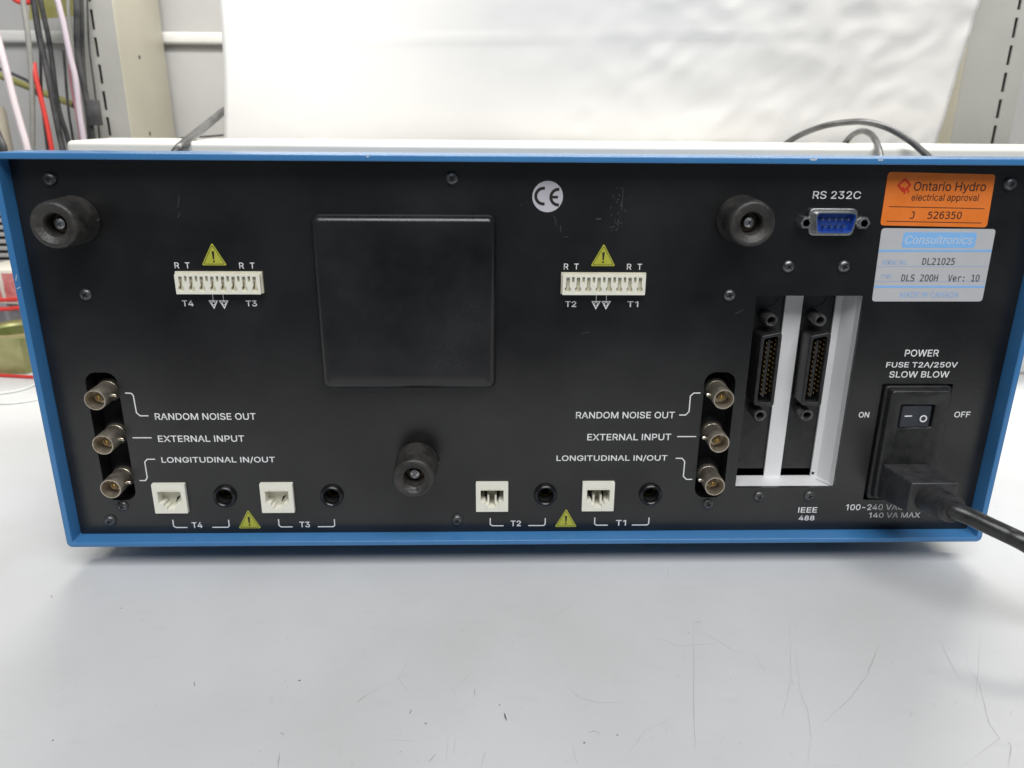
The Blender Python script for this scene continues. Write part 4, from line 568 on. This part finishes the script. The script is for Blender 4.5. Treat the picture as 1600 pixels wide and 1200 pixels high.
# round sockets
SOCK = mat('glossy black bushing', (0.007, 0.007, 0.0075), 0.27)
for x in JKX:
    mb = MB().lathe([(5.5, 0), (5.5, 1.2), (5.1, 1.9), (4.4, 2.2), (3.9, 1.9), (3.55, 1.2), (3.4, .4)], SOCK, (x, PY, 22.7), 36, caps=False); mb.lathe([(3.4, .4), (3.3, -9), (0, -9)], VOID, (x, PY, 22.7), 36, caps=False)
    o = part(mb, 'round_socket', T, 40)
    part(MB().lathe([(3.3, -5), (2.6, -5), (2.6, -8.9)], BRASSD, (x, PY, 22.7), 20, caps=False), 'contact_ring', None).parent = o

# coaxial bayonet connectors in their slots
for xi, x in enumerate(BNX):
    mb = MB().box(x - 9, x + 9, 20.5, 21.5, 18, 87, VOID); mb.box(x - 9, x - 8, 9.9, 20.4, 18, 87, VOID); mb.box(x + 8, x + 9, 9.9, 20.4, 18, 87, VOID)
    mb.box(x - 7.9, x + 7.9, 9.9, 20.4, 18, 19, VOID); mb.box(x - 7.9, x + 7.9, 9.9, 20.4, 86, 87, VOID); part(mb, 'connector_plate', T, 0)
    for z in BNZ:
        c = (x, 20.5, z)
        o = part(MB().lathe([(4.9, 6.0), (4.9, 8.2), (4.7, 8.4), (4.7, 12.5), (4.78, 12.7), (4.78, 20.0), (4.65, 20.5), (4.2, 20.5), (4.1, 20.1), (4.05, 13.2), (2.6, 13.0), (2.6, 12.8), (0, 12.8)], NICKEL, c, 36), 'coaxial_connector', T, 40)
        part(MB().lathe([(6.3, 0), (6.3, 4.4), (5.6, 5.4), (5.5, 6.2), (5.0, 6.2)], BLACKP, c, 30), 'insulator_collar', None).parent = o
        part(MB().lathe([(2.1, 12.8), (2.1, 16.6), (1.6, 17.0), (.85, 17.0), (.85, 16.2), (0, 16.2)], DIEL, c, 24), 'dielectric', None).parent = o
        part(MB().lathe([(.62, 16.0), (.62, 17.2), (.36, 17.4), (.36, 16.6), (0, 16.6)], BRASS, c, 14), 'centre_pin', None).parent = o
        for s in (1, -1):
            part(MB().lathe([(.95, 4.5), (.95, 5.7), (.7, 6.0), (0, 6.05)], NICKELB, (x, 20.5 - 12.2, z), 14, axis=(s, 0, -.12)), 'bayonet_lug', None).parent = o

# nine pin serial port
def dshape(cx, cz, wt, wb, h, r): return rpoly([(cx - wt / 2, cz + h / 2), (cx - wb / 2, cz - h / 2), (cx + wb / 2, cz - h / 2), (cx + wt / 2, cz + h / 2)], r)
cx, cz = 127.2, 153.0
mb = MB().plate([dshape(cx, cz, 21.6, 19.0, 11.4, 2.6), dshape(cx, cz, 17.6, 14.6, 8.3, 2.0)], 6.2, PY, STEEL, .25)
mb.plate([dshape(cx, cz, 18.4, 15.6, 9.0, 2.3), dshape(cx, cz, 17.5, 14.6, 8.2, 2.0)], 2.6, 6.3, STEEL)
o = part(mb, 'serial_port', T, 40)
part(MB().plate([dshape(cx, cz, 17.4, 14.5, 8.1, 1.9)], 6.0, 7.5, DSUBB), 'connector_insert', None).parent = o
mb = MB().plate([dshape(cx, cz, 17.45, 14.55, 8.15, 1.95), dshape(cx, cz, 16.9, 14.0, 7.6, 1.7)], 2.9, 6.1, DSUBB); part(mb, 'insert_lining', None).parent = o
for n_, z, dx in ((5, cz + 1.5, 0), (4, cz - 1.45, 0)):
    for k in range(n_):
        part(MB().lathe([(.52, 0), (.52, 2.5), (.3, 2.95), (0, 3.0)], NICKELB, (cx + (k - (n_ - 1) / 2) * 2.76, 6.0, z), 10), 'pin', None).parent = o
for s in (-1, 1):
    x = cx + s * 12.45
    mb = MB().lathe([(2.75, 0), (2.75, 4.9), (2.5, 5.3), (1.75, 5.3), (1.45, 5.0), (1.35, 4.2), (0, 4.2)], STEEL, (x, PY, cz), 6)
    mb.lathe([(2.2, 5.2), (2.15, 5.42), (1.55, 5.42), (1.5, 5.2)], STEEL, (x, PY, cz), 20)
    part(mb, 'hex_standoff', None, 30).parent = o

# card cage: aluminium surround, two blanking plates, two interface connectors
mb = MB()
mb.box(97.5, 147.2, 9.9, 22.0, 24.6, 25.7, ALU); mb.box(98.9, 147.0, 8.3, 9.9, 25.2, 25.85, ALU)
mb.box(147.25, 148.3, 9.9, 34, 24.6, 122, ALU)
mb.box(116.8, 125.0, 20.8, 22.0, 25.7, 122, ALU); mb.box(140.3, 143.4, 20.8, 22.0, 25.7, 122, ALU); 
mb.raw([(143.4, 20.8, 25.7), (147.24, 14.5, 25.7), (147.24, 14.5, 122), (143.4, 20.8, 122)], [(0, 1, 2, 3)], ALU)
mb.ribbon([(141.0, 27.2), (141.2, 27.0)], .2, 20.8, VOID)
mb.raw([(141.6, 17.5, 25.76), (141.6, 17.0, 25.76), (146.6, 9.0, 25.86), (146.9, 9.4, 25.86)], [(0, 1, 2, 3)], SCUFF)
mb.plate([circ(141.3, 27.4, .75, 12)], 20.72, 20.8, VOID)
part(mb, 'card_frame', T, 0, 'bare aluminium frame around the two card slots')
part(MB().box(96, 149, 38, 39, 20, 124, VOID), 'cage_back', T, 0)
for xa, xb in ((94.5, 116.6), (125.2, 140.1)):
    xm = (98.6 + 116.6) / 2 + .7 if xa < 100 else (125.2 + 140.1) / 2 - 1.9
    mb = MB().box(xa, xb, 22.2, 23.2, 29.5, 122.5, BLACKP)
    mb.plate([circ(xm, 117.5, 6.0, 30), circ(xm, 117.5, 5.5, 30)], 21.9, 22.3, BLACKP)
    plate_ = part(mb, 'blanking_plate', T, 0)
    xs = 108.2 if xa < 100 else 130.7
    zc = 85.0
    out = rpoly([(xs - 4.6, zc - 17.4), (xs + 5.0, zc - 18.2), (xs + 5.0, zc + 18.2), (xs - 4.6, zc + 16.2)], 1.8)
    inn = rpoly([(xs - 2.9, zc - 15.6), (xs + 3.4, zc - 16.2), (xs + 3.4, zc + 16.2), (xs - 2.9, zc + 14.8)], 1.2)
    o = part(MB().plate([out, inn], 10.0, 22.1, BLACKP, .5), 'interface_connector', T, 40)
    mb = MB().plate([inn], 19.5, 21.5, VOID); mb.plate([rr(xs - .55, xs + .75, zc - 13.8, zc + 13.8, .2, 2)], 12.4, 19.6, BLACKP); part(mb, 'tongue', None, 0).parent = o
    for s in (-1, 1):
        mb = MB()
        for k in range(12):
            z = zc + (k - 5.5) * 2.25 + (0.5 if s > 0 else 0)
            xx = xs + .1 + s * .95
            mb.box(min(xx, xx + s * .45), max(xx, xx + s * .45), 11.9, 19, z - .42, z + .42, BRASSD, .1)
            yy = xs + .25 + s * 2.75
            mb.box(yy - .3, yy + .3, 12.2, 19, z + .6, z + 1.4, BRASSD, .1)
        part(mb, 'contact_row', None, 0).parent = o
    for z in (107.9, 61.5):
        s = MB().lathe([(3.0, 0), (3.0, 9.2), (2.6, 9.9), (1.9, 9.9), (1.7, 9.4), (1.6, 4), (0, 4)], DSTEEL if False else BSTEEL, (xs, 22.2, z), 24); part(s, 'screw_lock', None).parent = o

# power inlet with fuse drawer and rocker switch
mb = MB()
swx0, swx1, swz0, swz1 = 170.4, 186.0, 59.2, 70.0
mb.plate([rpoly([(164.6, 21.6), (193.0, 21.6), (193.0, 77.2), (164.6, 77.2)], 2.4), rr(swx0, swx1, swz0, swz1, .3)], 3.2, 12, BLACKP, 1.0)
mb.plate([rpoly([(163.2, 20.2), (194.4, 20.2), (194.4, 78.2), (163.2, 78.2)], 2.0), rr(swx0, swx1, swz0, swz1, .3)], 6.6, 16, BLACKP, .6)
mb.box(swx0 - .5, swx1 + .5, 12, 15, swz0 - .5, swz1 + .5, VOID)
mb.ribbon([(172.8, 76.1), (175.3, 76.1), (175.6, 74.9), (181.5, 74.9), (182, 75.5), (186, 75.5)], .35, 3.2, VOID, .02)
inlet = part(mb, 'power_inlet', T, 40)
prof = [(swx0 + .2, 3.2), (swx0 + .6, 2.7), (177.6, 3.3), (178.4, 3.4), (184.2, 2.9), (184.4, 4.4), (184.4, 11.5), (swx0 + .2, 11.5)]
vs = [(x, y, swz0 + .3) for x, y in prof] + [(x, y, swz1 - .3) for x, y in prof]; n = len(prof)
r_ = MB().raw(vs, [tuple(range(n)), tuple(range(2 * n - 1, n - 1, -1))] + [(i, (i + 1) % n, n + (i + 1) % n, n + i) for i in range(n)], SWITCH)
r_ = part(r_, 'rocker_switch', None, 25); r_.parent = inlet
mb = MB(); 
mb.raw([(172.2, 2.75, 64.6), (175.8, 3.05, 64.6), (175.8, 3.05, 65.2), (172.2, 2.75, 65.2)], [(0, 1, 2, 3)], INK)
mb.plate([circ(181.3, 63.6, 1.75, 24), circ(181.3, 63.6, 1.15, 24)], 2.86, 3.02, INK)
part(mb, 'switch_markings', None, 0).parent = inlet

# ------------------------------------------------------------------ power cord
PC = empty('power_cord', (178, -6, 20))
tag(PC, 'black moulded power plug pushed into the inlet, thick cord running off to the right', 'power cord')
def ppart(mb, name, sm=35):
    o = mb.build(name, None, sm); o.parent = PC; o.location = -PC.location; return o
bk = [(166.4, 24), (188.2, 24), (188.2, 38.2), (186.0, 40.6), (168.6, 40.6), (166.4, 38.2)]
bk = [(166.4, 23.4), (188.4, 23.4), (188.4, 40.4), (166.4, 40.4)]; ft = [(169.6, 26.0), (191.4, 26.0), (191.4, 40.6), (169.6, 40.6)]
sec = [(bk, 3.1), (bk, 1.0), (ft, -17.5)]
bm = bmesh.new(); vv = [[bm.verts.new((x, y, z)) for x, z in L] for L, y in sec]
for i in range(2):
    for j in range(4): bm.faces.new((vv[i][j], vv[i][(j + 1) % 4], vv[i + 1][(j + 1) % 4], vv[i + 1][j]))
bm.faces.new(vv[0][::-1]); bm.faces.new(vv[2])
bmesh.ops.bevel(bm, geom=[e for e in bm.edges if min(v.co.y for v in e.verts) < 1.0], offset=1.1, segments=3, profile=.6, affect='EDGES')
bm.verts.index_update()
mb = MB().raw([v.co.copy() for v in bm.verts], [[v.index for v in f.verts] for f in bm.faces], PLUGM); bm.free()
ppart(mb, 'plug', 30)
p0 = at(1447, 777, -15); p1 = at(1466, 785, -24); p2 = at(1491, 797, -33)
mb = MB().tube([p0, p1, p2], [6.6, 5.9], PLUGM, 24, smooth=5)
mb.tube([p1.lerp(p2, .80), p1.lerp(p2, 1.0)], [6.1, 5.8], PLUGM, 24, smooth=0)
mb.tube([p0.lerp(p1, .75), p1.lerp(p2, .15)], [6.5, 6.3], PLUGM, 24, smooth=0)
for f_ in (.25, .4, .55): mb.tube([p1.lerp(p2, f_), p1.lerp(p2, f_ + .06)], [6.35, 6.35], PLUGM, 24, smooth=0)
ppart(mb, 'strain_relief', 40)
cab = [p1.lerp(p2, .5), at(1488, 796, -32.5), at(1515, 807, -37), at(1542, 820, -42), at(1572, 834, -47), at(1602, 849, -52), at(1660, 884, -58), Vector((262, -66, -2)), Vector((310, -80, BENCH + 3.8)), Vector((420, -110, BENCH + 3.8)), Vector((560, -60, BENCH + 3.8)), Vector((760, 60, BENCH + 3.8))]
ppart(MB().tube(cab, 3.75, CORD, 16, smooth=8), 'cable')

# ------------------------------------------------------------------ behind the instrument
CASEW = mat('cream white case paint', (0.66, 0.655, 0.61), 0.42, var=0.05, vscale=12, bump=0.1, bscale=900)
mb = MB().box(-343, 640, 300, 375, BENCH, 173.6, CASEW, 4.0, 4)
tag(mb.build('equipment_case'), 'long cream white case with rounded corner standing behind the blue instrument', 'case')

PAPER = mat('white paper', (0.555, 0.545, 0.53), 0.7, var=0.03, vscale=9, bump=0.0)
nx, nz = 150, 70; vs = []; fs = []
from mathutils import noise as mn
y0 = 398
def crump(u, v):
    x, z = u * 700, v * 300
    n1 = abs(mn.noise(Vector((x * .014 + z * .006, z * .017, 3.1)))) * 3.4 + abs(mn.noise(Vector((x * .035 - z * .012, z * .04, 8.0)))) * 1.7 + abs(mn.noise(Vector((x * .085, z * .09 + x * .03, 1.0)))) * .5
    wv = min(1, max(0.12, (u - .30) * 2.0))
    fold = -0.4 * math.exp(-((z - 118 + (u - .5) * -14) / 2.2) ** 2) * (1 if .05 < u < .75 else .2)
    return n1 * wv + fold + 10 * math.cos(2 * math.pi * (u - .12)) 
for i in range(nx + 1):
    for j in range(nz + 1):
        u, v = i / nx, j / nz
        z = 140 + v * 300
        xl = -257 + 4 * math.sin(v * 5); xr_ = 379 + 26 * max(0, (z - 165) / 150) ** 1.0
        vs.append((xl + (xr_ - xl) * u, y0 + crump(u, v) - 14 * (1 - v) ** 2 + .16 * (z - 140) * max(0, min(1, (.36 - u) / .22)), z))
N = len(vs)
for i in range(nx):
    for j in range(nz):
        a = i * (nz + 1) + j; fs.append((a, a + nz + 1, a + nz + 2, a + 1))
mb = MB().raw(vs, fs, PAPER)
o = mb.build('paper_backdrop', smooth=60)
sol = o.modifiers.new('thickness', 'SOLIDIFY'); sol.thickness = 0.25 * MM
tag(o, 'large creased white paper sheet hanging behind the instrument', 'paper sheet')

UPR = mat('warm grey enamel', (0.36, 0.355, 0.33), 0.45, var=0.06, vscale=20, bump=0.06, bscale=300)
UPRS = mat('cream enamel', (0.50, 0.475, 0.385), 0.45, var=0.06, vscale=20)
def upright(xa, xb, yf, yb, slotx, zs, pitch, hole_side, lab):
    t = empty('slotted_upright', ((xa + xb) / 2, (yf + yb) / 2, BENCH)); tag(t, lab, 'shelf upright', 'slotted shelf uprights')
    L = [rr(xa, xb, BENCH, 760, 2.0, 4)]
    for k in range(24): 
        z = zs + k * pitch; L.append([(slotx - 1.5, z), (slotx + 1.5, z), (slotx + 1.5, z + pitch * .72), (slotx - 1.5, z + pitch * .72)])
    f = MB().plate(L, yf, yf + 2, UPR); f.box(xa + 2, xb - 2, yf + 9, yf + 10, BENCH, 760, VOID)
    f = f.build('slotted_face', None, 0); f.parent = t; f.location = -t.location
    s = MB()
    for x in (xa, xb): s.box(x - 1, x + 1, yf + .9, yb, BENCH, 760, UPRS, .8)
    s.box(xa, xb, yb - 2, yb, BENCH, 760, UPRS)
    s = s.build('side_panel', None, 30); s.parent = t; s.location = -t.location
    h = MB()
    for z in hole_side[1]: h.lathe([(2.0, 0), (2.0, .3), (0, .3)], LINEK, (hole_side[0], yf + 45, z), 12, axis=(1 if hole_side[0] < 0 else -1, 0, 0))
    h = h.build('screw_hole', None); h.parent = t; h.location = -t.location
q0 = at(150, 215, 520); q1 = at(205, 215, 520)
upright(q0.x, q1.x, 520, 636, at(170, 200, 520).x, at(170, 212, 520).z, at(163, 130, 520).z - at(168, 171, 520).z, (q1.x + 1, (172, 248)), 'grey slotted shelf upright at the left beside hanging cables')
q0 = at(1484, 229, 430); q1 = at(1575, 230, 430)
upright(q0.x, q1.x, 430, 560, at(1554, 205, 430).x, at(1552, 225, 430).z, at(1571, 99, 430).z - at(1563, 141, 430).z, (q0.x - 1, (178,)), 'grey slotted shelf upright at the right of the white paper')

RAIL = mat('white conduit', (0.72, 0.71, 0.68), 0.4, var=.05)
z = at(300, 60, 640).z
tag(MB().box(-1400, 1400, 641, 649.9, z - 6, z + 7, RAIL, 3.5, 3).build('wall_rail'), 'white horizontal rail along the wall behind the uprights', 'rail')
z = at(1590, 180, 640).z
mb = MB()

def cable(name, pts, r, M, lab, group='cables hanging at the left', extra=None):
    """pts: (px, py, y)"""
    P = [at(a, b_, c) for a, b_, c in pts]
    o = MB().tube(P, r, M, 10).build(name); tag(o, lab, 'cable', group); return o
K1 = mat('pinkish white sheath', (0.66, 0.58, 0.60), 0.5, var=.05); K2 = mat('grey sheath', (0.30, 0.295, 0.27), 0.5, var=.1); K3 = mat('black sheath', (0.017, 0.017, 0.019), 0.45, var=.2)
K4 = mat('red sheath', (0.62, 0.045, 0.035), 0.45); K5 = mat('lavender white sheath', (0.52, 0.45, 0.50), 0.5); K6 = mat('dusty pink sheath', (0.42, 0.16, 0.19), 0.5)
OLV = mat('olive yellow paint', (0.30, 0.28, 0.085), 0.5, var=.15)
cable('hanging_cable', [(-14, -20, 480), (-8, 40, 480), (0, 74, 478), (10, 112, 476), (22, 160, 474), (34, 202, 472), (44, 240, 470), (60, 330, 468)], 3.4, K1, 'thick pinkish white cable hanging at the far left edge')
cable('hanging_cable', [(34, -20, 500), (37, 10, 500), (43, 50, 500), (48, 100, 500), (50, 140, 500), (51, 190, 500), (51, 260, 500), (52, 330, 500)], 2.5, K2, 'grey cable hanging between the pinkish white cable and the red cable')
cable('hanging_cable', [(50, -20, 510), (54, 10, 510), (62, 60, 508), (74, 112, 506), (84, 165, 504), (92, 205, 502), (99, 240, 500), (110, 320, 500)], 3.0, K3, 'thick black cable running down beside the red cable')
cable('hanging_cable', [(60, -20, 514), (65, 10, 514), (76, 60, 514), (83, 110, 514), (88, 150, 513), (95, 182, 512), (106, 218, 512), (125, 300, 512)], 2.4, K3, 'black cable crossing the thick black cable above the white case corner')
cable('hanging_cable', [(58, 40, 520), (63, 80, 520), (64, 130, 518), (68, 180, 516), (74, 232, 514), (82, 310, 514)], 1.4, K3, 'thin black cable just left of the red cable')
cable('hanging_cable', [(53, 98, 503), (56, 120, 500), (65, 158, 498), (74, 197, 496), (81, 234, 494), (96, 320, 494)], 2.3, K4, 'bright red cable hanging in front of the black cables')
cable('hanging_cable', [(84, -20, 480), (91, 5, 480), (100, 42, 480), (110, 90, 480), (118, 124, 480), (124, 175, 480), (130, 214, 480), (140, 290, 480)], 2.7, K5, 'lavender white cable hanging just left of the black cable bundle')
cable('hanging_cable', [(99, 78, 530), (101, 100, 530), (104, 140, 528), (108, 180, 526), (114, 217, 526), (124, 290, 526)], 1.3, K3, 'thin black cable hanging left of the lavender white cable')
cable('hanging_cable', [(118, -20, 500), (120, 10, 500), (120, 50, 500), (122, 90, 500), (130, 130, 498), (138, 172, 496), (145, 216, 494), (160, 300, 494)], 2.9, K3, 'thickest black cable ending near the dark connector block')
cable('hanging_cable', [(126, -20, 508), (127, 30, 508), (128, 80, 508), (132, 135, 506), (137, 170, 504), (141, 216, 504), (150, 300, 504)], 2.6, K3, 'black cable behind the thickest black cable')
cable('hanging_cable', [(106, -20, 515), (107, 20, 515), (112, 60, 515), (122, 120, 513), (132, 165, 512), (136, 216, 512), (144, 300, 512)], 1.7, K2, 'dark grey cable emerging from behind the lavender white cable')
cable('hanging_cable', [(136, -20, 512), (137, 26, 512), (140, 80, 512), (147, 132, 511), (153, 188, 510), (160, 260, 510)], .9, K3, 'thin dark wire hanging closest to the left upright')
cable('hanging_cable', [(107, 60, 534), (109, 112, 534), (114, 150, 532), (120, 180, 530), (128, 230, 530), (138, 300, 530)], 1.2, K6, 'thin dusty pink wire behind the lavender white cable')
cable('hanging_cable', [(10, -14, 540), (24, 0, 540), (36, 4, 540), (47, 2, 540), (60, -10, 540)], 2.4, K4, 'red cable looping in at the top left corner')
cable('hanging_cable', [(-10, 104, 560), (16, 114, 560), (32, 121, 560), (46, 129, 560), (60, 150, 562)], 1.6, K3, 'thin black cable lying above the olive yellow tube')
cable('hanging_cable', [(-12, 190, 440), (-2, 215, 438), (6, 236, 436), (16, 300, 436)], 3.6, K3, 'black cable at the left edge above the blue bezel corner')
a = at(147, 176, 492)
tag(MB().box(a.x - 5, a.x + 5, 486, 498, a.z - 12, a.z + 12, K3, 1.5).build('cable_connector'), 'dark connector block at the end of the black cables', 'connector')
P = [at(-20, 110, 575), at(40, 134, 575), at(116, 164, 570)]
t = empty('yellow_tube', P[1]); tag(t, 'olive yellow tube slanting behind the hanging cables', 'tube')
f = MB().tube(P, 3.6, OLV, 14, smooth=0).build('tube_body'); f.parent = t; f.location = -t.location
f = MB().lathe([(3.7, -1), (3.7, 2), (0, 2)], K3, P[2], 14, axis=P[2] - P[1]).build('end_cap'); f.parent = t; f.location = -t.location
A = [at(46, -16, 600), at(134, -16, 600), at(134, 24, 600), at(46, 31, 600)]
tag(MB().plate([[(p.x, p.z) for p in A]], 599, 600.5, OLV).build('yellow_card', smooth=0), 'olive yellow card on the wall behind the cables at the top left', 'card')
BEI = mat('beige plastic', (0.52, 0.47, 0.38), 0.5)
a = at(4, 232, 545); zt = at(4, 164, 545).z
mb = MB().lathe([(17, 0), (17, 4), (15, 5), (15, zt - BENCH - 6), (13, zt - BENCH - 1), (0, zt - BENCH)], BEI, (a.x - 6, 545, BENCH), 24, axis=(0, 0, 1))
tag(mb.build('beige_canister'), 'beige round canister at the left edge behind the pinkish white cable', 'canister')

# cables lying over the case
CK = mat('grey black cable sheath', (0.022, 0.022, 0.024), 0.30, var=.2)
def over(pts, r, lab):
    P = [at(*p) for p in pts]; o = MB().tube(P, r, CK, 14).build('loose_cable'); tag(o, lab, 'cable', 'cables draped over the white case'); return o
over([(262, 262, 278), (270, 244, 282), (283, 228, 290), (300, 214, 315), (322, 196, 370), (338, 183, 415), (352, 172, 450), (400, 140, 520)], 3.3, 'dark cable rising from behind the blue bezel to the left edge of the white paper')
over([(1200, 262, 384), (1212, 240, 382), (1226, 226, 378), (1250, 211, 368), (1287, 197, 352), (1325, 191, 336), (1355, 191, 322), (1387, 200, 308), (1417, 217, 296), (1441, 236, 286), (1456, 254, 280), (1475, 300, 278)], 2.5, 'wider grey loop of cable arching over the right end of the white case')
over([(1300, 262, 384), (1307, 243, 382), (1317, 228, 378), (1332, 211, 360), (1348, 205, 340), (1362, 211, 318), (1371, 226, 300), (1375, 241, 288), (1377, 258, 280), (1378, 300, 278)], 2.5, 'smaller grey loop of cable inside the wider loop')
over([(276, 217, 392), (300, 214, 390), (325, 213, 392), (352, 211, 415), (380, 212, 430)], .9, 'thin black wire lying on the white case left of the paper')

# ------------------------------------------------------------------ clutter at the left of the instrument
def stand(px, py): p = on_bench(px, py); return p
NUTM = mat('iridescent zinc', (0.21, 0.29, 0.05), 0.36, metal=0.3, var=0.35, vscale=28, tint=(0.44, 0.40, 0.20))
p = stand(22, 586); h = at(22, 519, p.y + 20).z - BENCH
mb = MB(); R1 = 36; c = Vector((p.x - 10, p.y + R1 * .9, BENCH))
hexo = [(c.x + R1 * math.cos(math.radians(60 * k + 10)), c.y + R1 * math.sin(math.radians(60 * k + 10))) for k in range(6)]
n = 24
def ringv(pts, z): return [(x, y, z) for x, y in pts]
circp = lambda r: [(c.x + r * math.cos(2 * math.pi * k / 24), c.y + r * math.sin(2 * math.pi * k / 24)) for k in range(24)]
def hexr(r):
    out = []
    for k in range(24):
        g = 2 * math.pi * k / 24; g += math.radians(2); loc = (math.degrees(g) - 2) % 60 - 30
        rad = r * math.cos(math.radians(30)) / math.cos(math.radians(loc)); out.append((c.x + rad * math.cos(g), c.y + rad * math.sin(g)))
    return out
rings = [(hexr(R1 - 1), BENCH), (hexr(R1), BENCH + 1.5), (hexr(R1), BENCH + h - .8), (hexr(R1 - .8), BENCH + h), (circp(R1 * .62), BENCH + h), (circp(R1 * .55), BENCH + h - 2), (circp(R1 * .55), BENCH + 2)]
vs = sum([ringv(L, z) for L, z in rings], []); fs = [(i * n + j, i * n + (j + 1) % n, (i + 1) * n + (j + 1) % n, (i + 1) * n + j) for i in range(len(rings) - 1) for j in range(n)]
tag(MB().raw(vs, fs, NUTM).build('hex_nut', smooth=25), 'big greenish gold plated hex nut on bench left of the instrument', 'nut')

GRY = mat('grey metal case', (0.20, 0.20, 0.23), 0.35, metal=.3, var=.15); FIN = mat('grey fins', (0.40, 0.39, 0.38), 0.45, metal=.2); REDB = mat('red carton print', (0.62, 0.06, 0.06), 0.45, var=.25, vscale=60, tint=(0.75, .35, .33)); WHT = mat('white carton', (0.70, 0.66, 0.58), 0.5)
yb_ = 385; z1_ = at(10, 478, yb_).z; xl = at(-60, 500, yb_).x; xr2 = at(60, 500, yb_).x
tag(MB().box(xl - 40, xr2 - 30, yb_, yb_ + 110, BENCH, z1_, GRY, 2).build('metal_box'), 'dark grey metal box behind the hex nut', 'box')
yc = 392; z2_ = at(10, 422, yc).z
t = empty('small_carton', (at(8, 450, yc).x, yc + 25, z1_)); tag(t, 'small red and white carton lying on the grey metal box', 'carton')
xa = at(-34, 450, yc).x; xm = at(5, 450, yc).x; xb = at(52, 450, yc).x
for nm, a0, a1, M in (('carton_body', xa, xb, WHT),):
    f = MB().box(a0, a1, yc, yc + 50, z1_, z2_, M, 1).build(nm); f.parent = t; f.location = -t.location
f = MB(); f.plate([[(xm + 1, z1_ + 2), (xb - 4, z1_ + 2), (xb - 4, z2_ - 3), (xm + 1, z2_ - 3)]], yc - .3, yc, REDB); f.plate([[(xa + 2, z1_ + 2), (xm - 2, z1_ + 2), (xm - 4, z2_ - 4), (xa + 2, z2_ - 4)]], yc - .3, yc, REDB); f = f.build('red_print', None, 0); f.parent = t; f.location = -t.location
yv = 470; z3_ = at(8, 335, yv).z; zv0 = at(8, 425, yv).z
t = empty('finned_unit', (at(0, 400, yv).x, yv + 40, BENCH)); tag(t, 'grey finned heat sink unit standing behind the red carton', 'heat sink')
xa = at(-90, 400, yv).x; xb = at(46, 400, yv).x
f = MB().box(xa, xb, yv + 14, yv + 25, BENCH, z3_, GRY, 1).build('back_plate'); f.parent = t; f.location = -t.location
f = MB(); zz = zv0 - 6; step = (at(8, 356, yv).z - at(8, 367, yv).z)
while zz < z3_: f.box(xa, xb, yv, yv + 14, zz, zz + step * .55, FIN, .5); zz += step
f = f.build('cooling_fins', None, 30); f.parent = t; f.location = -t.location
def lying(pts, r, M, lab, y=None):
    P = [on_bench(a, b_, BENCH + r) if y is None else at(a, b_, y) for a, b_ in pts]
    tag(MB().tube(P, r, M, 10).build('loose_wire'), lab, 'wire', 'wires lying left of the instrument')
WW = mat('white wire', (0.66, 0.67, 0.63), 0.5)
lying([(-60, 585), (0, 586.5), (30, 588), (60, 589), (130, 588)], 1.4, K4, 'red wire lying on the bench in front of the hex nut')
lying([(-60, 626), (0, 615), (20, 612), (40, 607), (56, 600), (90, 580)], 1.0, WW, 'white wire on the bench curving towards the instrument, behind its neighbour')
lying([(-60, 629), (0, 631), (30, 629), (60, 624), (120, 610)], .8, WW, 'white wire on the bench nearest to the camera at the left')
lying([(-60, 469), (-20, 469), (8, 468.5), (28, 467), (80, 466)], 1.7, K4, 'upper of two red wires stretched in front of the grey metal box', y=374)
lying([(-60, 482), (-20, 483), (8, 483), (28, 481.5), (80, 478)], 1.9, K4, 'lower of two red wires stretched in front of the grey metal box', y=372)
